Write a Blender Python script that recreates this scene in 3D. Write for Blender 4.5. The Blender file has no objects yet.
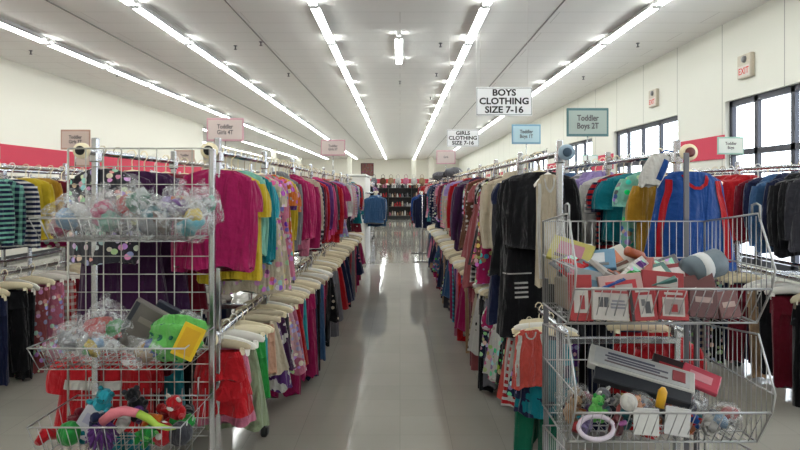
import bpy, math, random
from mathutils import Vector, Matrix, Euler
PI = math.pi
rnd = random.Random(7)
S = bpy.context.scene
COL = S.collection

# ------------------------------------------------------------------ camera, world, exposure
EYE = 1.5
cam_d = bpy.data.cameras.new('camera'); cam = bpy.data.objects.new('camera', cam_d); COL.objects.link(cam)
cam.location = (0, 0, EYE); cam.rotation_euler = (PI/2, 0, 0)
cam_d.sensor_width = 36; cam_d.lens = 27.0; cam_d.shift_y = -0.045; cam_d.clip_end = 300; cam_d.clip_start = 0.05
S.camera = cam
S.view_settings.view_transform = 'Standard'; S.view_settings.look = 'None'
S.view_settings.gamma = 1; S.view_settings.use_curve_mapping = False
S.view_settings.exposure = 0.42
TUBE_POWER = 17.0
W = bpy.data.worlds.new('world'); S.world = W; W.use_nodes = True
nt = W.node_tree; nt.nodes.clear()
bg = nt.nodes.new('ShaderNodeBackground'); out = nt.nodes.new('ShaderNodeOutputWorld')
bg.inputs[0].default_value = (0.84, 0.92, 1.0, 1); bg.inputs[1].default_value = 5.5
nt.links.new(bg.outputs[0], out.inputs[0])
try:
    S.cycles.max_bounces = 7; S.cycles.diffuse_bounces = 4; S.cycles.glossy_bounces = 3
    S.cycles.transparent_max_bounces = 12; S.cycles.sample_clamp_indirect = 6
except Exception:
    pass

# ------------------------------------------------------------------ materials
def newmat(name):
    m = bpy.data.materials.new(name); m.use_nodes = True
    return m, m.node_tree, m.node_tree.nodes['Principled BSDF']
def lin(c):
    return tuple(((x/12.92) if x <= 0.04045 else ((x+0.055)/1.055)**2.4) for x in c)
def mat(name, rgb, rough=0.6, metal=0.0, spec=0.5, bump=0.0, bscale=40.0, var=0.0, coat=0.0, alpha=1.0):
    m, t, b = newmat(name)
    c = lin(rgb) + (1,)
    b.inputs['Base Color'].default_value = c; b.inputs['Roughness'].default_value = rough
    b.inputs['Metallic'].default_value = metal; b.inputs['Specular IOR Level'].default_value = spec
    b.inputs['Coat Weight'].default_value = coat; b.inputs['Alpha'].default_value = alpha
    tc = t.nodes.new('ShaderNodeTexCoord')
    n = t.nodes.new('ShaderNodeTexNoise'); n.inputs['Scale'].default_value = bscale; n.inputs['Detail'].default_value = 4
    t.links.new(tc.outputs['Object'], n.inputs['Vector'])
    if bump:
        bp = t.nodes.new('ShaderNodeBump'); bp.inputs['Strength'].default_value = bump; bp.inputs['Distance'].default_value = 0.01
        t.links.new(n.outputs[0], bp.inputs['Height']); t.links.new(bp.outputs[0], b.inputs['Normal'])
    if var:
        mx = t.nodes.new('ShaderNodeMix'); mx.data_type = 'RGBA'
        mx.inputs['A'].default_value = tuple(x*(1-var) for x in c[:3]) + (1,)
        mx.inputs['B'].default_value = tuple(min(1, x*(1+var)) for x in c[:3]) + (1,)
        t.links.new(n.outputs[0], mx.inputs['Factor']); t.links.new(mx.outputs['Result'], b.inputs['Base Color'])
    return m
def emis(name, rgb, s):
    m, t, b = newmat(name)
    b.inputs['Base Color'].default_value = (.9, .9, .9, 1)
    b.inputs['Emission Color'].default_value = lin(rgb)+(1,); b.inputs['Emission Strength'].default_value = s
    return m

PAL = {
 'magenta': (.72,.10,.38), 'hot pink': (.86,.20,.48), 'pink': (.88,.50,.62), 'pale pink': (.92,.72,.76), 'maroon': (.42,.06,.14),
 'red': (.78,.08,.13), 'coral': (.92,.36,.32), 'orange': (.88,.45,.14), 'yellow': (.88,.76,.16), 'mustard': (.76,.56,.14),
 'mint': (.55,.82,.74), 'teal': (.04,.52,.58), 'turquoise': (.18,.70,.78), 'green': (.16,.62,.26), 'dark green': (.06,.40,.30),
 'olive': (.42,.42,.26), 'sage': (.62,.68,.54), 'blue': (.12,.32,.64), 'denim blue': (.24,.40,.58), 'navy': (.09,.12,.25),
 'light blue': (.55,.72,.88), 'lilac': (.68,.60,.84), 'purple': (.40,.20,.52), 'plum': (.24,.11,.26), 'black': (.06,.06,.08),
 'charcoal': (.20,.20,.23), 'grey': (.52,.52,.55), 'white': (.90,.89,.87), 'cream': (.86,.80,.70), 'tan': (.72,.58,.44),
 'brown': (.38,.24,.17), 'dusty rose': (.68,.34,.36), 'peach': (.92,.70,.58)}
PAL = {k_: tuple(c_*(.76 if max(v_) > .5 else .88) for c_ in v_) for k_, v_ in PAL.items()}
_cm = {}
def cloth(color, pattern='plain', c2='white'):
    key = (color, pattern, c2 if pattern != 'plain' else '')
    if key in _cm: return _cm[key]
    m, t, b = newmat('cloth_%s_%s_%s' % tuple(k.replace(' ', '_') for k in key))
    b.inputs['Roughness'].default_value = 0.9; b.inputs['Specular IOR Level'].default_value = 0.15
    try: b.inputs['Sheen Weight'].default_value = 0.15
    except Exception: pass
    A = lin(PAL[color])+(1,); B = lin(PAL[c2])+(1,)
    L = t.links; N = t.nodes
    tc = N.new('ShaderNodeTexCoord')
    nz = N.new('ShaderNodeTexNoise'); nz.inputs['Scale'].default_value = 26; nz.inputs['Detail'].default_value = 5
    L.new(tc.outputs['Object'], nz.inputs['Vector'])
    bp = N.new('ShaderNodeBump'); bp.inputs['Strength'].default_value = 0.5; bp.inputs['Distance'].default_value = 0.02
    mp = N.new('ShaderNodeMapping'); mp.inputs['Scale'].default_value = (16, 16, 3.5); L.new(tc.outputs['Object'], mp.inputs['Vector'])
    n3 = N.new('ShaderNodeTexNoise'); n3.inputs['Scale'].default_value = 1.0; n3.inputs['Detail'].default_value = 2; n3.inputs['Distortion'].default_value = .6
    L.new(mp.outputs[0], n3.inputs['Vector'])
    b2 = N.new('ShaderNodeBump'); b2.inputs['Strength'].default_value = .9; b2.inputs['Distance'].default_value = .05
    L.new(n3.outputs[0], b2.inputs['Height']); L.new(nz.outputs[0], bp.inputs['Height'])
    L.new(b2.outputs[0], bp.inputs['Normal']); L.new(bp.outputs[0], b.inputs['Normal'])
    mx = N.new('ShaderNodeMix'); mx.data_type = 'RGBA'
    def thresh(sock, lo):
        r = N.new('ShaderNodeMath'); r.operation = 'GREATER_THAN'; r.inputs[1].default_value = lo
        L.new(sock, r.inputs[0]); return r.outputs[0]
    if pattern == 'plain':
        mx.inputs['A'].default_value = tuple(x*.82 for x in A[:3])+(1,); mx.inputs['B'].default_value = tuple(min(1, x*1.15) for x in A[:3])+(1,)
        L.new(nz.outputs[0], mx.inputs['Factor'])
    else:
        mx.inputs['A'].default_value = A; mx.inputs['B'].default_value = B
        if pattern in ('striped', 'plaid'):
            w = N.new('ShaderNodeTexWave'); w.bands_direction = 'Z'; w.inputs['Scale'].default_value = 9 if pattern == 'striped' else 7
            L.new(tc.outputs['Object'], w.inputs['Vector']); s = thresh(w.outputs[1], .62)
            if pattern == 'plaid':
                w2 = N.new('ShaderNodeTexWave'); w2.bands_direction = 'X'; w2.inputs['Scale'].default_value = 7
                L.new(tc.outputs['Object'], w2.inputs['Vector']); s2 = thresh(w2.outputs[1], .6)
                ad = N.new('ShaderNodeMath'); ad.operation = 'ADD'; ad.use_clamp = True
                m2 = N.new('ShaderNodeMath'); m2.operation = 'MULTIPLY'; m2.inputs[1].default_value = .5
                m3 = N.new('ShaderNodeMath'); m3.operation = 'MULTIPLY'; m3.inputs[1].default_value = .5
                L.new(s, m2.inputs[0]); L.new(s2, m3.inputs[0]); L.new(m2.outputs[0], ad.inputs[0]); L.new(m3.outputs[0], ad.inputs[1]); s = ad.outputs[0]
            L.new(s, mx.inputs['Factor'])
        elif pattern == 'dotted':
            v = N.new('ShaderNodeTexVoronoi'); v.inputs['Scale'].default_value = 22; v.inputs['Randomness'].default_value = .35
            L.new(tc.outputs['Object'], v.inputs['Vector'])
            r = N.new('ShaderNodeMath'); r.operation = 'LESS_THAN'; r.inputs[1].default_value = .28
            L.new(v.outputs['Distance'], r.inputs[0]); L.new(r.outputs[0], mx.inputs['Factor'])
        elif pattern == 'floral':
            v = N.new('ShaderNodeTexVoronoi'); v.inputs['Scale'].default_value = 26
            L.new(tc.outputs['Object'], v.inputs['Vector'])
            r = N.new('ShaderNodeMath'); r.operation = 'LESS_THAN'; r.inputs[1].default_value = .42
            L.new(v.outputs['Distance'], r.inputs[0])
            hs = N.new('ShaderNodeMix'); hs.data_type = 'RGBA'; hs.inputs['Factor'].default_value = .45; hs.inputs['A'].default_value = B
            L.new(v.outputs['Color'], hs.inputs['B']); L.new(hs.outputs['Result'], mx.inputs['B']); L.new(r.outputs[0], mx.inputs['Factor'])
        elif pattern == 'tie-dyed':
            n2 = N.new('ShaderNodeTexNoise'); n2.inputs['Scale'].default_value = 9; n2.inputs['Detail'].default_value = 3
            L.new(tc.outputs['Object'], n2.inputs['Vector']); L.new(thresh(n2.outputs[0], .52), mx.inputs['Factor'])
    L.new(mx.outputs['Result'], b.inputs['Base Color'])
    _cm[key] = m; return m

M = {
 'chrome': mat('chrome', (.74,.75,.77), .22, 1.0),
 'wire': mat('bright_wire', (.62,.62,.62), .38, .8),
 'gridwire': mat('grid_wire', (.66,.66,.63), .38, .8),
 'plastic_cream': mat('cream_plastic', (.90,.85,.72), .4, bump=.05),
 'white_plastic': mat('white_plastic', (.92,.91,.88), .4),
 'rubber': mat('black_rubber', (.04,.04,.05), .6),
 'black': mat('black_paint', (.06,.06,.065), .5),
 'fixture': mat('fixture_white', (.80,.80,.80), .5),
 'tube': emis('lamp_tube', (.985,1,.985), TUBE_POWER),
 'frame_dark': mat('dark_window_frame', (.20,.21,.25), .45, .3),
 'red_band': mat('red_wall_band', (.76,.20,.30), .7, var=.05, bscale=3),
 'trimwhite': mat('white_trim', (.90,.90,.88), .5),
 'column': mat('column_paint', (.86,.85,.80), .7),
 'ink': mat('ink_black', (.12,.12,.13), .7),
 'ink_grey': mat('ink_grey', (.36,.34,.36), .7),
 'sign_red': mat('sign_red', (.80,.15,.12), .5),
 'sign_white': mat('sign_white', (.97,.975,.98), .6),
 'sign_pink': mat('sign_pink', (.84,.66,.70), .5), 'sign_pink_in': mat('sign_pink_paper', (.86,.80,.78), .5),
 'sign_blue': mat('sign_blue', (.50,.68,.78), .5), 'sign_blue_in': mat('sign_blue_paper', (.74,.86,.90), .5),
 'sign_teal': mat('sign_teal', (.33,.48,.50), .5), 'sign_teal_in': mat('sign_teal_paper', (.66,.72,.70), .5),
 'sign_tan': mat('sign_tan', (.72,.58,.52), .6), 'sign_tan_in': mat('sign_tan_paper', (.80,.72,.68), .6),
 'sign_green': mat('sign_green', (.62,.78,.72), .5), 'sign_green_in': mat('sign_green_paper', (.90,.93,.90), .5),
 'asphalt': mat('outside_paving', (.70,.70,.70), .9, bump=.2),
 'steel_grey': mat('steel_grey', (.42,.42,.44), .45, .6),
}
# floor: waxed vinyl tiles
def floor_mat():
    m, t, b = newmat('vinyl_floor'); N = t.nodes; L = t.links
    tc = N.new('ShaderNodeTexCoord')
    br = N.new('ShaderNodeTexBrick'); br.offset = 0; br.inputs['Scale'].default_value = 1.0
    br.inputs['Brick Width'].default_value = .305; br.inputs['Row Height'].default_value = .305; br.inputs['Mortar Size'].default_value = .0012
    br.inputs['Color1'].default_value = lin((.64,.625,.59))+(1,); br.inputs['Color2'].default_value = lin((.62,.605,.572))+(1,)
    br.inputs['Mortar'].default_value = lin((.53,.52,.495))+(1,)
    L.new(tc.outputs['Object'], br.inputs['Vector'])
    n = N.new('ShaderNodeTexNoise'); n.inputs['Scale'].default_value = 1.2; n.inputs['Detail'].default_value = 6
    L.new(tc.outputs['Object'], n.inputs['Vector'])
    mx = N.new('ShaderNodeMix'); mx.data_type = 'RGBA'; mx.blend_type = 'MULTIPLY'; mx.inputs['Factor'].default_value = .25
    L.new(br.outputs[0], mx.inputs['A']); L.new(n.outputs[0], mx.inputs['B']); L.new(mx.outputs['Result'], b.inputs['Base Color'])
    b.inputs['Roughness'].default_value = .07; b.inputs['Specular IOR Level'].default_value = .2
    n2 = N.new('ShaderNodeTexNoise'); n2.inputs['Scale'].default_value = 2.6; n2.inputs['Detail'].default_value = 2
    L.new(tc.outputs['Object'], n2.inputs['Vector'])
    bp = N.new('ShaderNodeBump'); bp.inputs['Strength'].default_value = .10; bp.inputs['Distance'].default_value = .012
    L.new(n2.outputs[0], bp.inputs['Height']); L.new(bp.outputs[0], b.inputs['Normal'])
    return m
def ceil_mat():
    m, t, b = newmat('ceiling_panels'); N = t.nodes; L = t.links
    tc = N.new('ShaderNodeTexCoord')
    br = N.new('ShaderNodeTexBrick'); br.offset = .5
    br.inputs['Scale'].default_value = 1.0; br.inputs['Brick Width'].default_value = 2.44; br.inputs['Row Height'].default_value = .61
    br.inputs['Mortar Size'].default_value = .006
    br.inputs['Color1'].default_value = lin((.93,.925,.91))+(1,); br.inputs['Color2'].default_value = lin((.94,.935,.92))+(1,)
    br.inputs['Mortar'].default_value = lin((.80,.79,.77))+(1,)
    L.new(tc.outputs['Object'], br.inputs['Vector']); L.new(br.outputs[0], b.inputs['Base Color'])
    b.inputs['Roughness'].default_value = .85
    return m
def wall_mat(name, rgb, period=None):
    m, t, b = newmat(name); N = t.nodes; L = t.links
    b.inputs['Roughness'].default_value = .75
    b.inputs['Base Color'].default_value = lin(rgb)+(1,)
    if period:
        tc = N.new('ShaderNodeTexCoord'); sp = N.new('ShaderNodeSeparateXYZ'); L.new(tc.outputs['Object'], sp.inputs[0])
        a = N.new('ShaderNodeMath'); a.operation = 'ADD'; a.inputs[1].default_value = -.26; L.new(sp.outputs['Y'], a.inputs[0])
        md = N.new('ShaderNodeMath'); md.operation = 'FLOORED_MODULO'; md.inputs[1].default_value = period; L.new(a.outputs[0], md.inputs[0])
        lt = N.new('ShaderNodeMath'); lt.operation = 'LESS_THAN'; lt.inputs[1].default_value = .02; L.new(md.outputs[0], lt.inputs[0])
        mx = N.new('ShaderNodeMix'); mx.data_type = 'RGBA'; mx.inputs['A'].default_value = lin(rgb)+(1,)
        mx.inputs['B'].default_value = lin(tuple(x*.74 for x in rgb))+(1,)
        L.new(lt.outputs[0], mx.inputs['Factor']); L.new(mx.outputs['Result'], b.inputs['Base Color'])
    return m
def glass_mat():
    m = bpy.data.materials.new('window_glass'); m.use_nodes = True; t = m.node_tree; t.nodes.clear()
    o = t.nodes.new('ShaderNodeOutputMaterial'); mx = t.nodes.new('ShaderNodeMixShader'); tr = t.nodes.new('ShaderNodeBsdfTransparent')
    gl = t.nodes.new('ShaderNodeBsdfGlossy'); gl.inputs['Roughness'].default_value = .02
    mx.inputs[0].default_value = .08; t.links.new(tr.outputs[0], mx.inputs[1]); t.links.new(gl.outputs[0], mx.inputs[2]); t.links.new(mx.outputs[0], o.inputs[0])
    return m
def film_mat():
    m = bpy.data.materials.new('clear_plastic_film'); m.use_nodes = True; t = m.node_tree; t.nodes.clear()
    N = t.nodes; L = t.links
    o = N.new('ShaderNodeOutputMaterial'); mx = N.new('ShaderNodeMixShader'); tr = N.new('ShaderNodeBsdfTransparent')
    pb = N.new('ShaderNodeBsdfPrincipled'); pb.inputs['Base Color'].default_value = (.8,.82,.84,1); pb.inputs['Roughness'].default_value = .15
    tc = N.new('ShaderNodeTexCoord'); n = N.new('ShaderNodeTexNoise'); n.inputs['Scale'].default_value = 22; n.inputs['Detail'].default_value = 5; n.inputs['Distortion'].default_value = 1.5
    L.new(tc.outputs['Object'], n.inputs['Vector'])
    bp = N.new('ShaderNodeBump'); bp.inputs['Strength'].default_value = 1; bp.inputs['Distance'].default_value = .02
    L.new(n.outputs[0], bp.inputs['Height']); L.new(bp.outputs[0], pb.inputs['Normal'])
    mr = N.new('ShaderNodeMapRange'); mr.inputs['From Min'].default_value = .38; mr.inputs['From Max'].default_value = .68
    mr.inputs['To Min'].default_value = .04; mr.inputs['To Max'].default_value = .42
    L.new(n.outputs[0], mr.inputs['Value']); L.new(mr.outputs[0], mx.inputs[0])
    L.new(tr.outputs[0], mx.inputs[1]); L.new(pb.outputs[0], mx.inputs[2]); L.new(mx.outputs[0], o.inputs[0])
    return m
M['floor'] = floor_mat(); M['ceiling'] = ceil_mat(); M['glass'] = glass_mat(); M['film'] = film_mat()
M['wall'] = wall_mat('cream_wall', (.91,.90,.855)); M['wall_seam'] = wall_mat('panelled_wall', (.86,.86,.82), 1.6)
def cm(rgb, rough=.6, name='item'):
    k = ('x', rgb, rough)
    if k not in _cm: _cm[k] = mat('%s_%02x%02x%02x' % ((name,)+tuple(int(v*255) for v in rgb)), tuple(v*.84 for v in rgb), rough, var=.12, bump=.1)
    return _cm[k]

# ------------------------------------------------------------------ mesh builder
class MB:
    def __init__(s): s.v = []; s.f = []; s.m = []
    def add(s, vs, fs, mi=0):
        o = len(s.v); s.v += [tuple(v) for v in vs]
        for f in fs: s.f.append(tuple(i+o for i in f)); s.m.append(mi)
        return s
    def box(s, c, d, rot=None, mi=0, bev=0.0):
        hx, hy, hz = d[0]/2, d[1]/2, d[2]/2
        b = min(bev, hx*.9, hy*.9, hz*.9)
        if b <= 0:
            vs = [(x, y, z) for x in (-hx, hx) for y in (-hy, hy) for z in (-hz, hz)]
            fs = [(0,1,3,2),(4,6,7,5),(0,4,5,1),(2,3,7,6),(0,2,6,4),(1,5,7,3)]
        else:
            vs = []; idx = {}
            for sx in (-1,1):
                for sy in (-1,1):
                    for sz in (-1,1):
                        for ax in range(3):
                            p = [sx*(hx-b), sy*(hy-b), sz*(hz-b)]; p[ax] = (sx*hx, sy*hy, sz*hz)[ax]
                            idx[(sx,sy,sz,ax)] = len(vs); vs.append(tuple(p))
            fs = []
            def q(*k): fs.append(tuple(idx[a] for a in k))
            for g in (-1,1):
                a = [(-1,-1),(1,-1),(1,1),(-1,1)]
                q(*[(g,u,w,0) for u,w in (a if g>0 else a[::-1])])
                q(*[(u,g,w,1) for u,w in (a[::-1] if g>0 else a)])
                q(*[(u,w,g,2) for u,w in (a if g>0 else a[::-1])])
            for a1 in (-1,1):
                for a2 in (-1,1):
                    q((a1,a2,-1,0),(a1,a2,1,0),(a1,a2,1,1),(a1,a2,-1,1))
                    q((a1,-1,a2,0),(a1,1,a2,0),(a1,1,a2,2),(a1,-1,a2,2))
                    q((-1,a1,a2,1),(1,a1,a2,1),(1,a1,a2,2),(-1,a1,a2,2))
            for sx in (-1,1):
                for sy in (-1,1):
                    for sz in (-1,1): q((sx,sy,sz,0),(sx,sy,sz,1),(sx,sy,sz,2))
        R = (rot.to_matrix() if isinstance(rot, Euler) else rot) if rot is not None else Matrix.Identity(3)
        C = Vector(c)
        return s.add([R @ Vector(v)+C for v in vs], fs, mi)
    def tube(s, pts, r, seg=6, mi=0, flat=1.0, caps=True):
        pts = [Vector(p) for p in pts]; n = len(pts)
        rs = r if isinstance(r, (list, tuple)) else [r]*n
        vs = []; up = None
        for i, p in enumerate(pts):
            d = (pts[min(i+1, n-1)]-pts[max(i-1, 0)]).normalized()
            if up is None:
                up = Vector((0,1,0)) if abs(d.y) < .8 else Vector((1,0,0))
            u = (up-d*up.dot(d)).normalized(); w = d.cross(u); up = u
            for k in range(seg):
                a = 2*PI*k/seg
                vs.append(p+u*(math.cos(a)*rs[i]*flat)+w*(math.sin(a)*rs[i]))
        fs = []
        for i in range(n-1):
            for k in range(seg):
                k2 = (k+1) % seg
                fs.append((i*seg+k, i*seg+k2, (i+1)*seg+k2, (i+1)*seg+k))
        if caps: fs.append(tuple(range(seg))[::-1]); fs.append(tuple((n-1)*seg+k for k in range(seg)))
        return s.add(vs, fs, mi)
    def lathe(s, prof, c=(0,0,0), seg=20, mi=0, axis='Z'):
        vs = []; fs = []; n = len(prof)
        for r, z in prof:
            for k in range(seg):
                a = 2*PI*k/seg; p = (r*math.cos(a), r*math.sin(a), z)
                if axis == 'X': p = (p[2], p[0], p[1])
                if axis == 'Y': p = (p[0], p[2], -p[1])
                vs.append((p[0]+c[0], p[1]+c[1], p[2]+c[2]))
        for i in range(n-1):
            for k in range(seg):
                k2 = (k+1) % seg; fs.append((i*seg+k, i*seg+k2, (i+1)*seg+k2, (i+1)*seg+k))
        fs.append(tuple(range(seg))[::-1]); fs.append(tuple((n-1)*seg+k for k in range(seg)))
        return s.add(vs, fs, mi)
    def blob(s, c, rad, rough=0.0, seed=0, nu=16, nv=10, mi=0, rot=None):
        q = random.Random(seed); ph = [(q.uniform(1,4), q.uniform(1,4), q.uniform(1,4), q.uniform(0,6)) for _ in range(5)]
        R = rot.to_matrix() if rot is not None else Matrix.Identity(3); vs = []; C = Vector(c)
        for j in range(nv+1):
            th = PI*j/nv
            for i in range(nu):
                a = 2*PI*i/nu; d = Vector((math.sin(th)*math.cos(a), math.sin(th)*math.sin(a), math.cos(th)))
                k = 1+rough*sum(math.sin(f[0]*2*d.x+f[1]*2*d.y+f[2]*2*d.z+f[3]) for f in ph)/2.2
                if rough > .15: k += rough*.35*(q.random()-.5)
                vs.append(R @ Vector((d.x*rad[0]*k, d.y*rad[1]*k, d.z*rad[2]*k))+C)
        fs = []
        for j in range(nv):
            for i in range(nu):
                i2 = (i+1) % nu; fs.append((j*nu+i, (j+1)*nu+i, (j+1)*nu+i2, j*nu+i2))
        return s.add(vs, fs, mi)
    def mesh(s, name, mats, smooth=True):
        me = bpy.data.meshes.new(name); me.from_pydata(s.v, [], s.f); me.update()
        for m_ in mats: me.materials.append(m_)
        if len(mats) > 1: me.polygons.foreach_set('material_index', s.m)
        if smooth: me.polygons.foreach_set('use_smooth', [True]*len(s.f))
        me.update(); return me
    def build(s, name, mats, parent=None, smooth=True, loc=None, rot=None):
        if not isinstance(mats, (list, tuple)): mats = [mats]
        return link(name, s.mesh(name, mats, smooth), parent, loc, rot)
def link(name, data, parent=None, loc=None, rot=None):
    o = bpy.data.objects.new(name, data); COL.objects.link(o)
    if parent is not None: o.parent = parent
    if loc is not None: o.location = loc
    if rot is not None: o.rotation_euler = rot
    return o
LABELS = set()
def tag(o, label, cat, group=None, kind=None):
    LABELS.add(label); o['label'] = label; o['category'] = cat
    if group: o['group'] = group
    if kind: o['kind'] = kind
    return o
def thing(name, label, cat, loc=(0,0,0), rz=0, group=None):
    o = link(name, None, None, loc, (0,0,rz)); return tag(o, label, cat, group)
def struct(name, mb, m_, smooth=False, label=None):
    o = mb.build(name, m_, None, smooth); o['kind'] = 'structure'; return o
def copy_tree(o, parent=None):
    c = o.copy(); COL.objects.link(c)
    if parent is not None: c.parent = parent
    for ch in list(o.children): copy_tree(ch, c)
    return c
def text(body, size, loc, rot, m_, parent, bold=0.0, name='lettering', sx=1.0, spacing=1.0):
    cu = bpy.data.curves.new(name, 'FONT'); cu.body = body; cu.size = size; cu.align_x = 'CENTER'; cu.align_y = 'CENTER'
    cu.extrude = .0008; cu.offset = bold; cu.space_line = spacing; cu.materials.append(m_); cu.resolution_u = 3
    tmp = bpy.data.objects.new(name, cu); COL.objects.link(tmp); bpy.context.view_layer.update()
    me = bpy.data.meshes.new_from_object(tmp.evaluated_get(bpy.context.evaluated_depsgraph_get())); bpy.data.objects.remove(tmp)
    me.name = name; me.materials.clear(); me.materials.append(m_)
    o = link(name, me, parent, loc, rot); o.scale = (sx, 1, 1); return o

# ------------------------------------------------------------------ the shell
CH = EYE+2.7            # ceiling height
XL, XR, YB, YN = -8.2, 5.3, 54.0, -7.0
XF = -22.0              # the shop widens to the left beyond the left wall
YW = 25.0
struct('floor', MB().box(((XF+XR)/2, (YB+YN)/2, -.05), (XR-XF+.4, YB-YN+.4, .1)), M['floor'])
struct('ceiling', MB().box(((XF+XR)/2, (YB+YN)/2, CH+.05), (XR-XF+.4, YB-YN+.4, .1)), M['ceiling'])
struct('wall_left', MB().box((XL-.1, (YN+YW)/2, CH/2), (.2, YW-YN, CH)), M['wall'])
struct('wall_far_left', MB().box((XF-.1, (YW+YB)/2, CH/2), (.2, YB-YW+.4, CH)).box(((XF+XL)/2, YW-.1, CH/2), (XL-XF, .2, CH)), M['wall'])
struct('wall_back', MB().box(((XF+XR)/2, YB+.1, CH/2), (XR-XF+.4, .2, CH)), M['wall'])
struct('wall_front', MB().box(((XL+XR)/2, YN-.1, CH/2), (XR-XL+.4, .2, CH)), M['wall'])
# right wall with its row of shop windows
WT, WB = 2.92, .35
wins = [(1.25+5.1*k, 1.25+5.1*k+3.43) for k in range(-1, 9)]
mb = MB(); y = YN
mb.box((XR+.12, (YN+YB)/2, (CH+WT)/2), (.24, YB-YN, CH-WT)); mb.box((XR+.12, (YN+YB)/2, WB/2), (.24, YB-YN, WB))
for a, b_ in wins:
    mb.box((XR+.12, (y+a)/2, (WT+WB)/2), (.24, a-y, WT-WB)); y = b_
mb.box((XR+.12, (y+YB)/2, (WT+WB)/2), (.24, YB-y, WT-WB))
struct('wall_right', mb, M['wall_seam'])
for n, (a, b_) in enumerate(wins):
    w = MB(); xw = XR+.10; t_ = .09
    for yy in [a+t_/2, a+.95, a+1.85, a+2.70, b_-t_/2]: w.box((xw, yy, (WT+WB)/2), (.06, t_, WT-WB))
    for zz in (WB+t_/2, 2.08, WT-t_/2): w.box((xw, (a+b_)/2, zz), (.06, b_-a, t_))
    f = struct('window_%d' % (n+1), w, M['frame_dark'])
    g = MB().box((xw+.02, (a+b_)/2, (WT+WB)/2), (.008, b_-a-.05, WT-WB-.05)).build('window_glass', M['glass'], f, False)
struct('ground', MB().box((XR+26, 22, -.12), (51.4, 90, .1)), M['asphalt'])
def band(name, mbx): struct(name, mbx, M['red_band'])
band('trim_1', MB().box((XL+.012, (YN+YW)/2, 2.22), (.024, YW-YN-.1, .42)))
mb = MB(); y = YN
for a, b_ in wins+[(YB, YB)]:
    if a-y > .1: mb.box((XR-.012, (y+a)/2, 2.19), (.024, a-y-.02, .39))
    y = b_
band('trim_2', mb)
band('trim_3', MB().box(((XF+XR)/2, YB-.012, 2.2), (XR-XF-.1, .024, .40)))
for i, (x) in enumerate((-2.5, 2.35, -5.05)):
    struct('trim_%d' % (4+i), MB().box((x, 23, CH-.006), (.018, 60, .012)), cm((.68,.67,.65), .7, 'seam'))
struct('baseboard_left', MB().box((XL+.01, (YN+YW)/2, .05), (.02, YW-YN-.1, .1)), M['black'])
struct('baseboard_right', MB().box((XR-.01, (YN+YB)/2, .05), (.02, YB-YN-.1, .1)), M['black'])
k = 1
for x, yy in ((1.15, 50), (2.6, 50.5), (-8.4, 40), (-8.4, 50), (-4.2, 50)):
    struct('column_%d' % k, MB().box((x, yy, CH/2), (.36, .36, CH), bev=.01), M['column']); k += 1

# ------------------------------------------------------------------ ceiling lights
PIT = 2.2
def fixture_mb(which):
    m_ = MB(); L = 2.12
    if which in ('housing', 'all'):
        m_.box((0, 0, -.030), (.07, L, .06), bev=.008); Lr = L/2-.13
        for sx in (-1, 1): m_.add([(sx*.01,-Lr,-.066),(sx*.01,Lr,-.066),(sx*.072,Lr,-.098),(sx*.072,-Lr,-.098),(sx*.01,-Lr,-.060),(sx*.01,Lr,-.060),(sx*.072,Lr,-.092),(sx*.072,-Lr,-.092)], [(0,1,2,3),(4,7,6,5),(3,2,6,7),(0,3,7,4),(1,5,6,2)])
        for sy in (-1, 1): m_.box((0, sy*(L/2-.015), -.105), (.12, .03, .045), bev=.006)
    if which == 'all':
        for sx in (-1, 1): m_.tube([(sx*.040, -L/2+.03, -.105), (sx*.040, L/2-.03, -.105)], .018, 8, 1)
    return m_
hous_me = fixture_mb('housing').mesh('housing', [M['fixture']], False)
tube_me = MB().tube([(0, -1.03, 0), (0, 1.03, 0)], .018, 10).mesh('tube', [M['tube']])
all_me = fixture_mb('all').mesh('ceiling_light', [M['fixture'], M['tube']], False)
rows = [(-6.3, 'row nearest the left wall'), (-3.78, 'second row from the left wall'), (-1.22, "row just left of the aisle"),
        (1.22, 'row just right of the aisle'), (3.65, 'row nearest the windows')]
ordn = lambda n: '%d%s' % (n, 'th' if 10 <= n % 100 <= 20 else {1:'st',2:'nd',3:'rd'}.get(n % 10, 'th'))
def light_fix(x, yc, label, group, detail):
    if detail:
        t = thing('ceiling_light', label, 'ceiling light', (x, yc, CH), 0, group)
        link('housing', hous_me, t)
        for sx in (-1, 1): link('lamp_tube', tube_me, t, (sx*.040, 0, -.105))
    else:
        t = tag(link('ceiling_light', all_me, None, (x, yc, CH)), label, 'ceiling light', group)
for x, nm in rows:
    y0 = -5.8; c = 0
    while y0 < YB-1.5:
        px_y = 600*2.7/max(y0, .1)
        vis = y0+1.1 > 8.4 if abs(x) < 4 else y0+1.1 > 8.3*abs(x)/4*.75
        if vis: c += 1; lb = 'long fluorescent ceiling light, %s from the camera in the %s' % (ordn(c), nm)
        else: lb = 'fluorescent ceiling light overhead, out of the picture, in the %s' % nm
        light_fix(x, y0, lb, 'fluorescent lights in the %s' % nm, vis and y0 < 24)
        y0 += PIT
for j, x in enumerate((-8.6, -10.9, -13.2, -15.5)):
    y0 = YW+2.0; c = 0
    while y0 < YB-2:
        c += 1
        light_fix(x, y0, 'distant ceiling light, %s along the %s row beyond the left wall' % (ordn(c), ordn(j+1)), 'fluorescent lights beyond the left wall', False); y0 += PIT
light_fix(-.02, 11.35, 'single short ceiling light alone above the middle of the aisle', None, True)
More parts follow.
